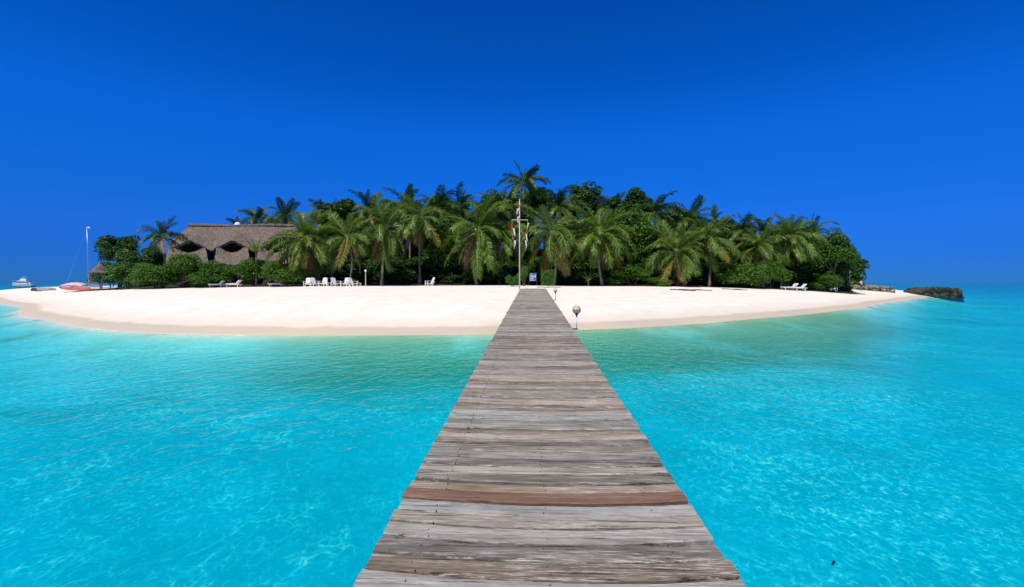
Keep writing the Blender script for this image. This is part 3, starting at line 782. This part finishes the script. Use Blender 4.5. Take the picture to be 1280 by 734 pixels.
def sheet(rows, th, name, mat, parent, jit=.05, seed=0):
    """rows of points (top to bottom) -> thick uneven skin"""
    r = random.Random(seed); mb = MB(); nr, nc = len(rows), len(rows[0])
    T_ = [[p + Vector((r.uniform(-jit, jit), r.uniform(-jit, jit), r.uniform(-jit, jit))) for p in row] for row in rows]
    vs = [p for row in T_ for p in row]; o = len(vs); vs += [p + Vector((0, th * .6, -th)) for p in vs[:o]]
    fs = []
    for i in range(nr - 1):
        for j in range(nc - 1):
            a, b_, c_, d_ = i * nc + j, i * nc + j + 1, (i + 1) * nc + j + 1, (i + 1) * nc + j
            fs += [(a, d_, c_, b_), (o + a, o + b_, o + c_, o + d_)]
    bd = [j for j in range(nc)] + [i * nc + nc - 1 for i in range(1, nr)] + [(nr - 1) * nc + j for j in range(nc - 2, -1, -1)] + [i * nc for i in range(nr - 2, 0, -1)]
    for k in range(len(bd)):
        a, b_ = bd[k], bd[(k + 1) % len(bd)]; fs.append((a, b_, o + b_, o + a))
    return mb.add(vs, fs).build(name, mat, parent)
PKS = (237, 290, 345)
def eave(px):     # upper eave in picture rows: lifts to a peak over each opening
    dd = min(abs(px - p) for p in PKS); return 313 - 13 * max(0, 1 - dd / 25.0) ** .9
rows = []
for i in range(9):
    u = i / 8; row = []
    for j in range(49):
        w_ = j / 48; pxe = 212 + w_ * 178; pxr = 236 + w_ * 134
        px = pxr + (pxe - pxr) * u; d = 70 - 6.0 * u
        yr = 283 + .6 * math.sin(w_ * 9); ye = eave(pxe) if 216 < pxe < 372 else 309
        row.append(hp(px, yr + (ye - yr) * (u ** 1.08), d))
    rows.append(row)
up = sheet(rows, .30, 'upper_roof', m_thatch, house, .04, 1)
back = [[hp(236 + (212 - 236) * u + w_ * (134 + 44 * u), 283 + 20 * u, 70 + 8 * u) for w_ in np.linspace(0, 1, 12)] for u in np.linspace(0, 1, 5)]
sheet(back, .3, 'back_roof', m_thatch, house, .04, 2)
for sgn, pr, pe in ((0, 236, 212), (1, 370, 390)):
    hip = [[hp(pr, 283, 70), hp(pr, 283, 70.01)]] + [[hp(pr + (pe - pr) * u, 283 + 24 * u, 70 - 6 * u), hp(pr + (pe - pr) * u, 283 + 20 * u, 70 + 8 * u)] for u in (.33, .66, 1)]
    sheet(hip, .25, 'hip_roof', m_thatch, house, .02, 3 + sgn)
rc = MB(); rc.tube([hp(px, 282.5 + .6 * math.sin(px * .07), 70) for px in range(236, 372, 6)], [.24 + .04 * (k % 2) for k in range(23)], 8); rc.build('ridge_roll', m_thatch, up)
for i, (a, b2, ce) in enumerate(((206, 261, 236), (267, 313, 290), (319, 366, 344))):
    rows = []
    for k in range(8):
        u = k / 7; row = []
        for j in range(25):
            w_ = j / 24; px = a + (b2 - a) * w_; s_ = (px - ce) / (b2 - a) * 2
            yt = 316 - 9.0 * min(1, abs(s_)) ** 1.5
            yb = 330 + 2.0 * abs(s_) ** 2 - 1.5 * math.sin(w_ * 9)
            wid = 1 - .16 * u if True else 1
            row.append(hp(ce + (px - ce) * (1.02 - .20 * (1 - u)), yt + (yb - yt) * u, 64.2 - 3.6 * u))
        rows.append(row)
    sheet(rows, .28, 'lower_roof', m_thatch, house, .04, 10 + i)
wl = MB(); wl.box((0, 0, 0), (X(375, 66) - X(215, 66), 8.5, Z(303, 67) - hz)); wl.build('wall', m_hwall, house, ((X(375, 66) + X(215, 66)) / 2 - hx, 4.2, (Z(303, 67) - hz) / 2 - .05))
for px in (215, 240, 264, 290, 316, 342, 366):
    p = hp(px, 330, 62); MB().tube([(p.x, p.y, -.2), (p.x, p.y, p.z + .4)], .10, 8).build('post', m_trunk, house)
cp = hp(297, 281, 70); MB().lathe(((.42, -.1), (.40, .12), (.28, .30), (.1, .38), (0, .39)), 14, cp).build('ridge_cap', m_white, house, smooth=True)

# ------------------------------------------------------------------ kiosk on the far beach
KD = 60.0; kx = X(125.5, KD); kz = gz(kx, KD)
ki = thing('kiosk', 'small open kiosk with pointed thatched roof on posts', 'kiosk', (kx, KD, kz))
zt, ze = Z(327, KD) - kz, Z(341, KD) - kz
MB().lathe(((0, zt), (.08, zt - .02), (.35, zt - .5), (.85, ze + .28), (1.22, ze), (1.18, ze - .10), (.6, ze + .1), (0, ze + .6)), 20).build('roof', m_thatch, ki)
MB().ball((0, 0, zt + .02), .09, 8, 6).build('finial', m_thatch, ki)
for a in range(4):
    x_, y_ = .72 * (1 if a % 2 else -1), .6 * (1 if a > 1 else -1)
    MB().tube([(x_, y_, -.15), (x_, y_, ze + .15)], .05, 7).build('post', m_trunk, ki)
m_kred = plain('faded_red_boards', (.42, .13, .08), .8, .2, .25, 5)
MB().box((-.12, -.62, .42), (1.1, .06, .56)).build('counter', m_white, ki)
MB().box((.62, -.60, .42), (.28, .05, .62)).build('side_panel', m_kred, ki)
MB().box((-.1, -.66, .74), (1.3, .34, .05)).build('counter_top', m_trunk, ki)

# ------------------------------------------------------------------ beached catamaran under a pink cover
CD = 68.0; cx_ = X(95, CD); cz_ = gz(cx_, CD)
ct = thing('catamaran', 'beached catamaran with tall mast and pink cover next to the kiosk', 'boat', (cx_, CD, cz_))
m_pink = plain('pink_canvas', (.78, .48, .43), .8, .15, .12, 2); m_coral = plain('coral_red_hull', (.62, .17, .11), .5, .4, .15, 2)
def hull_mesh(L, B, Hh, mat, name, prow=.5, sheer=.15):
    mb = MB(); K = 14; S = 7; vs = []
    for i in range(K + 1):
        t = i / K * 2 - 1
        wd = B / 2 * (1 - max(0, t) ** 2.2) * (1 - .18 * max(0, -t) ** 2) + .004
        zt_ = Hh * (1 + sheer * t * abs(t)); zb = Hh * prow * max(0, t) ** 3
        for j in range(S):
            a = math.pi * j / (S - 1)
            vs.append((t * L / 2, -wd * math.cos(a), zt_ - (zt_ - zb) * math.sin(a) ** .7))
    fs = [(i * S + j, i * S + j + 1, (i + 1) * S + j + 1, (i + 1) * S + j) for i in range(K) for j in range(S - 1)]
    fs += [(i * S, (i + 1) * S, (i + 1) * S + S - 1, i * S + S - 1) for i in range(K)] + [tuple(range(S))]
    return mb.add(vs, fs).mesh(name, mat, False)
hm = hull_mesh(3.6, .34, .42, m_coral, 'hull', .7)
for yy in (-.75, .75): link('hull', hm, ct, (.1, yy, 0), (0, 0, math.pi))
rows = [[Vector((-1.55 + 3.0 * j / 14, -.95 + 1.9 * i / 8, .45 + .62 * math.sin(math.pi * (.12 + .76 * i / 8)) * (.35 + .65 * math.sin(math.pi * (.10 + .8 * j / 14))))) for j in range(15)] for i in range(9)]
sheet(rows, .03, 'cover', m_pink, ct, .02, 4)
MB().box((0, 0, .46), (.10, 1.6, .08)).build('cross_beam', m_white, ct)
MB().box((1.1, 0, .46), (.10, 1.6, .08)).build('cross_beam', m_white, ct)
mh = Z(284, CD) - cz_; mbx = X(111, CD) - cx_; mtx = X(108.5, CD) - cx_
m_alu = plain('aluminium', (.62, .64, .66), .35, .5, .1, 4, .6)
MB().tube([(mbx, 0, .4), ((mbx + mtx) / 2, 0, mh * .5), (mtx, 0, mh)], [.038, .034, .025], 8).build('mast', m_alu, ct, smooth=True)
MB().box((mtx + .28, 0, mh - .05), (.3, .04, .2)).build('masthead_pennant', m_white, ct)
st_ = MB(); st_.tube([(mtx, 0, mh), (mtx - .05, 0, mh - .3), (-1.5, 0, .5)], .008, 4); st_.tube([(mtx, 0, mh - .05), (1.6, .75, .45)], .008, 4); st_.build('stays', m_alu, ct)
for i, (px, d, lab) in enumerate(((50, 74, 'dark upturned rowing boat lying on the sand spit'), (59, 73, 'grey upturned dinghy on the sand next to the dark rowing boat'))):
    x_ = X(px, d); o = link('rowing_boat', hull_mesh(2.2, .9, .5, m_dark if i == 0 else plain('grey_hull', (.35, .34, .33)), 'rowing_boat'), None, (x_, d, gz(x_, d) + .5), (math.pi, 0, .4 * i)); tag(o, lab, 'boat')
x_ = X(107, 61); o = link('dinghy', hull_mesh(2.4, 1.0, .45, m_coral, 'dinghy'), None, (x_, 61, gz(x_, 61) + .46), (math.pi, 0, .2)); tag(o, 'upturned coral red dinghy between the catamaran and the kiosk', 'boat')

# ------------------------------------------------------------------ motor cruiser at anchor
BD = 300.0; bx_ = X(28.5, BD)
bt = thing('motor_boat', 'pale teal and white motor cruiser at anchor beyond the sand spit', 'boat', (bx_, BD, 0), math.pi)
bt.scale = (1.5, 1.5, 1.5)
m_teal = plain('pale_teal_gelcoat', (.42, .62, .60), .3, .5, .08); m_tealD = plain('dark_teal_stripe', (.05, .20, .20), .4, .4); m_glassd = plain('tinted_window', (.01, .015, .02), .08, .6, .05)
link('hull', hull_mesh(8.8, 2.9, 1.9, m_teal, 'hull', .55, .3), bt, (0, 0, -.35))
link('boot_stripe', hull_mesh(8.82, 2.93, .75, m_tealD, 'boot_stripe', .9, .05), bt, (0, 0, -.36))
cb = MB().box((-.4, 0, 2.1), (4.6, 2.1, 1.3), taper=.82).build('cabin', m_white, bt)
MB().box((-.4, 0, 2.15), (4.3, 2.04, .5), taper=.93).build('window_band', m_glassd, cb, (0, 0, .0), (0, 0, 0))
for s_ in (-1, 1): MB().box((-.4, s_ * 1.0, 2.1), (2.6, .05, .45)).build('window', m_glassd, cb)
MB().box((-.9, 0, 3.2), (2.6, 1.8, .9), taper=.85).build('flybridge', m_white, bt)
MB().box((-1.2, 0, 4.35), (1.9, 1.7, .08)).build('sun_top', m_white, bt)
for s_ in (-1, 1):
    for x_ in (-2.0, -.45): MB().tube([(x_, s_ * .75, 3.5), (x_, s_ * .75, 4.35)], .035, 6).build('top_pole', m_alu, bt)
MB().tube([(-1.0, 0, 4.3), (-1.1, 0, 5.3)], .03, 6).build('aerial', m_alu, bt)
rl = MB(); rl.tube([(4.2, 0, 3.0), (3.0, .9, 2.7), (1.5, 1.2, 2.5), (-3.8, 1.25, 2.3)], .025, 5); rl.tube([(4.2, 0, 3.0), (3.0, -.9, 2.7), (1.5, -1.2, 2.5), (-3.8, -1.25, 2.3)], .025, 5); rl.build('rail', m_alu, bt)
MB().box((-3.9, 0, 1.7), (.5, 2.2, .7)).build('transom_seat', m_white, bt)

# ------------------------------------------------------------------ chairs and sunbeds
def chair_meshes(mat):
    P_ = []
    mb = MB()
    for k in range(5): mb.box((0, -.30 + .13 * k, .34 - .035 * k), (.56, .11, .025), (-.26, 0, 0))
    P_.append(('seat', mb.mesh('seat', mat)))
    mb = MB()
    for k in range(5): mb.box((-.24 + .12 * k, .42, .60), (.105, .022, .84 - .05 * abs(k - 2)), (-.42, 0, 0))
    mb.box((0, .38, .52), (.58, .03, .07), (-.42, 0, 0)); mb.box((0, .53, .84), (.54, .03, .06), (-.42, 0, 0))
    P_.append(('backrest', mb.mesh('backrest', mat)))
    for s_ in (-1, 1):
        P_.append(('armrest', MB().box((s_ * .36, -.02, .57), (.13, .72, .028)).mesh('armrest', mat)))
        P_.append(('leg', MB().box((s_ * .33, -.30, .28), (.05, .09, .58)).mesh('leg', mat)))
        P_.append(('leg', MB().box((s_ * .31, .30, .22), (.05, .09, .62), (-.6, 0, 0)).mesh('leg', mat)))
    return P_
CM = chair_meshes(m_white); m_redp = plain('red_plastic', (.45, .07, .04), .5, .3); CMR = chair_meshes(m_redp)
def chair(px, d, rz, label, group=None, cm=CM, s=1.0):
    x = X(px, d); t = thing('beach_chair', label, 'chair', (x, d, gz(x, d) - .02), rz, group); t.scale = (s, s, s)
    for nm, me in cm: link(nm, me, t)
    return t
ORD = ['first', 'second', 'third', 'fourth', 'fifth', 'last']
GR = 'white chairs in a row under the palms'
for px, rz in ((384.5, .15), (393.5, .9), (403.5, -.2), (420, 1.0), (431.5, -.15), (441.5, 1.1)):
    chair(px, 55.2 + R.uniform(-.3, .3), rz, ORD.pop(0) + ' white slatted beach chair from the hedge end in the row', GR, s=1.05)
chair(536.5, 55.6, -1.0, 'lone white beach chair under the slender palm', None, s=1.05)
chair(845.5, 60.2, .4, 'faded red beach chair in the shade of the low spreading palm', None, CMR)
for px in (412, 448.5):
    x_ = X(px, 55); t = thing('side_table', 'low white side table between the white chairs', 'table', (x_, 55, gz(x_, 55)), 0, 'low tables by the chairs')
    MB().box((0, 0, .36), (.5, .42, .035), ch=.01).build('table_top', m_white, t)
    for a, b2 in ((-1, -1), (1, -1), (1, 1), (-1, 1)): MB().box((a * .2, b2 * .16, .16), (.045, .045, .38)).build('leg', m_white, t)
def sunbed(px, d, rz, label, L=1.9, g=None):
    x = X(px, d); t = thing('sunbed', label, 'sunbed', (x, d, gz(x, d) - .02), rz, g)
    fr_ = MB()
    fr_.box((0, .3, .34), (L, .05, .07)); fr_.box((0, -.3, .34), (L, .05, .07)); fr_.build('frame', m_white, t)
    MB().box((-.25, 0, .42), (L * .72, .62, .10), ch=.03).build('mattress', m_wcloth, t)
    MB().box((L * .36, 0, .60), (.10, .62, .62), (0, .75, 0), ch=.03).build('backrest', m_wcloth, t)
    for a, b2 in ((-1, -1), (1, -1), (1, 1), (-1, 1)): MB().box((a * L * .38, b2 * .28, .15), (.06, .05, .34)).build('leg', m_white, t)
for px, lab in ((271, 'white sunbed in the shade of the hedge, beside a matching one with green head'), (292, 'white sunbed under the hedge gap before the tall shrub'), (345, 'white sunbed half hidden under the bright round shrub')):
    sunbed(px, 55.4, R.uniform(-.1, .1), lab, 1.6)
sunbed(987, 57, .1, 'white sunbed on the sand in front of the shore trees'); sunbed(997, 57.6, -.1, 'second white sunbed on the sand, next to its twin by the shore trees')
for px, nth in ((1022, 'third'), (1031, 'second'), (1042, 'first')): chair(px, 62.5, R.uniform(-.5, .8), nth + ' white chair from the lamp post, under the round shore trees', 'white chairs under the shore trees')

# ------------------------------------------------------------------ small things on the sand
def globe_post(px, d, h, label, hd=.14):
    x = X(px, d); t = thing('garden_lamp', label, 'lamp post', (x, d, gz(x, d)))
    MB().tube([(0, 0, -.1), (0, 0, h)], .035, 7).build('post', m_white, t); MB().ball((0, 0, h + hd * .8), hd, 12, 8).build('globe', m_white, t, smooth=True)
    MB().lathe(((.07, h - .04), (.07, h + .02), (0, h + .02)), 10).build('collar', m_dark, t)
globe_post(457, 55.4, 1.65, 'short white globe lamp standing past the row of white chairs')
globe_post(1062, 66, 2.6, 'white globe lamp post at the tip of the wood', .17)
# clothes stand with blue towel
td = 60.0; tx_ = X(666, td); t = thing('towel_rack', 'dark wooden rack in the shade behind the jetty head', 'rack', (tx_, td, gz(tx_, td)))
for s_ in (-1, 1): MB().box((s_ * .48, 0, .75), (.05, .05, 1.55)).build('upright', m_beam, t)
MB().box((0, 0, 1.5), (1.0, .05, .05)).build('rail', m_beam, t)
m_blue, n, b = newmat('blue_white_towel'); tcn = N(n, 'ShaderNodeTexCoord'); nz = noise(n, tcn.outputs['Object'], 5, 2)
n.links.new(mixc(n, ramp(n, nz, .48, .54), (.05, .20, .55), (.6, .68, .75)), b.inputs['Base Color']); b.inputs['Roughness'].default_value = .9
rows = [[Vector((-.40 + .8 * j / 10, -.05 - .05 * math.sin(j * 1.9) * (i / 7) - .02, 1.53 - .95 * i / 7)) for j in range(11)] for i in range(8)]
tw = sheet(rows, .02, 'towel', m_blue, None, .008, 6); tw.location = (tx_, td, gz(tx_, td)); tag(tw, 'blue and white towel hanging on the rack behind the jetty head', 'towel')
# driftwood and wrack
for i, (px, d, L, rz, lab) in enumerate(((868, 46, 3.4, .06, 'long dark driftwood branch lying on the pale sand'), (858, 44.5, 1.6, -.1, 'short dark driftwood stick beside the long branch'), (842, 45, .9, .2, 'tiny piece of driftwood at the end of the dark branches'), (918, 51, 2.8, -.05, 'driftwood pole half buried near the tall shrub'), (686, 44.0, 2.2, .05, 'thin dark pole lying on the sand past the jetty head'))):
    x_ = X(px, d); mb = MB(); r = random.Random(i); zf = lambda a: gz(x_ + a * math.cos(rz), d + a * math.sin(rz)) - gz(x_, d)
    us = [k / 9 - .5 for k in range(10)]
    mb.tube([(u * L, .10 * math.sin(u * 9 + i), zf(u * L) + .04 + .02 * math.sin(u * 14)) for u in us], [.055 * (1.1 - abs(u)) if i != 4 else .03 for u in us], 7)
    if i != 4:
        for k in range(3):
            u = r.uniform(-.3, .3); mb.tube([(u * L, 0, zf(u * L) + .04), (u * L + .3, .25 * r.choice((-1, 1)), zf(u * L) + .06)], [.03, .012], 5)
    o = mb.build('driftwood', m_bark, None, (x_, d, gz(x_, d)), (0, 0, rz)); tag(o, lab, 'driftwood')

# ------------------------------------------------------------------ rock groynes at the spit
def rock_mesh(seed, mat):
    bm = bmesh.new(); bmesh.ops.create_icosphere(bm, subdivisions=2, radius=1); r = random.Random(seed)
    ax = [Vector((r.gauss(0, 1), r.gauss(0, 1), r.gauss(0, 1))).normalized() for _ in range(9)]
    for v in bm.verts:
        k = min(1.0, *[(r_ := .72 + .1 * (i % 3)) / max(.2, v.co.normalized().dot(a)) if v.co.normalized().dot(a) > .2 else 9 for i, a in enumerate(ax)])
        v.co *= k * r.uniform(.96, 1.04)
    me = bpy.data.meshes.new('rock'); bm.to_mesh(me); bm.free(); me.materials.append(mat); return me
def rockmat(name, a, b_):
    m, n, b = newmat(name); tcn = N(n, 'ShaderNodeTexCoord'); oi = N(n, 'ShaderNodeObjectInfo')
    nz = noise(n, tcn.outputs['Object'], 3.0, 5, .65)
    c = mixc(n, ramp(n, math_(n, 'ADD', math_(n, 'MULTIPLY', nz, .7), math_(n, 'MULTIPLY', oi.outputs['Random'], .3)), .3, .7), a, b_)
    n.links.new(c, b.inputs['Base Color']); b.inputs['Roughness'].default_value = .9; bump(n, b, nz, .8, .15); return m
RK = [rock_mesh(k, rockmat('dark_wet_coral_rock', (.014, .014, .010), (.075, .066, .045))) for k in range(4)]
RKP = [rock_mesh(k + 9, rockmat('pale_coral_rock', (.12, .09, .065), (.30, .25, .20))) for k in range(4)]
ga = thing('rock_groyne', 'dark flat topped groyne of piled coral rock standing in the sea off the spit', 'groyne', (X(1166, 80), 80, -1.5))
r = random.Random(3)
for layer in range(6):
    zz_ = .0 + layer * .52
    for k in range(15):
        for row in range(3):
            u = k / 14; xx = (X(1132 + 2.0 * layer, 80) + u * (X(1198 - 1.5 * layer, 80) - X(1132 + 2.0 * layer, 80))) - X(1166, 80)
            zt_ = 1.5 + (Z(359.8 + 1.5 * (abs(u - .5) * 2) ** 4, 80))
            if zz_ > zt_ - .15: continue
            link('rock', r.choice(RK), ga, (xx + r.uniform(-.15, .15), (row - 1) * .9 + r.uniform(-.15, .15), min(zz_ + .2, zt_ - .32)), (r.random() * 6, r.random() * 6, r.random() * 6), (r.uniform(.42, .60), r.uniform(.42, .60), r.uniform(.34, .46)))
for k in range(4): link('rock', r.choice(RK), ga, (X(1200 + k * 1.6, 80) - X(1166, 80), r.uniform(-.5, .5), 1.45 + r.uniform(-.1, .1)), (r.random() * 6,) * 3, (.4, .35, .3))
gx = X(1090, 76); gb = thing('stone_bank', 'low bank of pale tumbled stones behind the standing person', 'stone bank', (gx, 76, gz(gx, 76)))
for k in range(64):
    u = k / 63; px = 1066 + 48 * u; x_ = X(px, 76); yy = r.uniform(-.6, .6); zt_ = Z(356.6 + 2.5 * u ** 3, 76); zg = gz(x_, 76 + yy)
    zc_ = zg + (max(zt_ - .2, zg + .1) - zg) * r.choice((.1, .5, .95))
    link('rock', r.choice(RKP), gb, (x_ - gx, yy, zc_ - gz(gx, 76)), (r.random() * 6, r.random() * 6, r.random() * 6), (r.uniform(.28, .45), r.uniform(.25, .4), r.uniform(.18, .3)))

# ------------------------------------------------------------------ person on the spit
def skin(name, J, E_, rr, mat, parent, lev=2):
    me = bpy.data.meshes.new(name); me.from_pydata(J, E_, []); o = link(name, me, parent); me.materials.append(mat)
    md = o.modifiers.new('skin', 'SKIN'); sv = me.skin_vertices[0].data
    for i, q in enumerate(rr): sv[i].radius = (q, q) if not isinstance(q, tuple) else q
    sv[0].use_root = True
    s_ = o.modifiers.new('sub', 'SUBSURF'); s_.levels = lev; s_.render_levels = lev
    return o
qd = 73.0; qx = X(1076.5, qd)
pe = thing('person', 'person in white shirt and dark shorts standing on the sand by the stone bank', 'person', (qx, qd, gz(qx, qd)), .5)
m_skin = plain('skin', (.30, .17, .11), .6, .3, .06); m_short = plain('dark_shorts', (.03, .035, .06), .85, .1); m_hair = plain('dark_hair', (.02, .015, .012), .6, .3)
J = [(0, 0, .95), (0, 0, 1.15), (0, .01, 1.38), (0, 0, 1.50), (0, -.02, 1.64), (.09, 0, .90), (.10, -.02, .50), (.10, .02, .08), (.10, -.12, .04), (-.09, 0, .90), (-.11, .02, .50), (-.12, .05, .08), (-.12, -.09, .04),
     (.18, .01, 1.40), (.25, .03, 1.14), (.24, -.05, .90), (.24, -.08, .80), (-.18, .01, 1.40), (-.26, .02, 1.14), (-.22, -.10, .92), (-.20, -.14, .83)]
E_ = [(0, 1), (1, 2), (2, 3), (3, 4), (0, 5), (5, 6), (6, 7), (7, 8), (0, 9), (9, 10), (10, 11), (11, 12), (2, 13), (13, 14), (14, 15), (15, 16), (2, 17), (17, 18), (18, 19), (19, 20)]
skin('body', J, E_, [.13, .12, .13, .05, (.085, .10), .085, .055, .04, .03, .085, .055, .04, .03, .055, .042, .03, .025, .055, .042, .03, .025], m_skin, pe)
skin('shirt', [(0, 0, .93), (0, 0, 1.15), (0, .01, 1.38), (.19, .01, 1.39), (.24, .03, 1.20), (-.19, .01, 1.39), (-.25, .02, 1.20)], [(0, 1), (1, 2), (2, 3), (3, 4), (2, 5), (5, 6)], [.16, .145, .15, .075, .065, .075, .065], m_wcloth, pe)
skin('shorts', [(0, 0, .95), (.09, 0, .86), (.10, -.01, .56), (-.09, 0, .86), (-.11, .01, .56)], [(0, 1), (1, 2), (0, 3), (3, 4)], [.14, .11, .085, .11, .085], m_short, pe)
MB().ball((0, .01, 1.70), (.10, .115, .09), 12, 8).build('hair', m_hair, pe, smooth=True)

# ------------------------------------------------------------------ small dark fish over the sea bed
fd = 5.25; fx = X(1042, fd)
ft = thing('fish', 'small dark fish hanging in the clear turquoise water', 'fish', (fx, fd, -.95), .7)
m_fish = plain('dark_fish_skin', (.02, .025, .03), .4, .4)
MB().ball((0, 0, 0), (.045, .012, .02), 12, 8).build('body', m_fish, ft, smooth=True)
MB().add([(-.035, 0, 0), (-.075, .003, .024), (-.062, 0, 0), (-.075, -.003, -.024), (-.035, .004, 0)], [(0, 1, 2), (0, 2, 3), (4, 2, 1), (4, 3, 2)]).build('tail_fin', m_fish, ft)
MB().add([(.01, 0, .015), (-.025, 0, .036), (-.03, 0, .012), (.0, .004, .015)], [(0, 1, 2), (3, 2, 1)]).build('dorsal_fin', m_fish, ft)
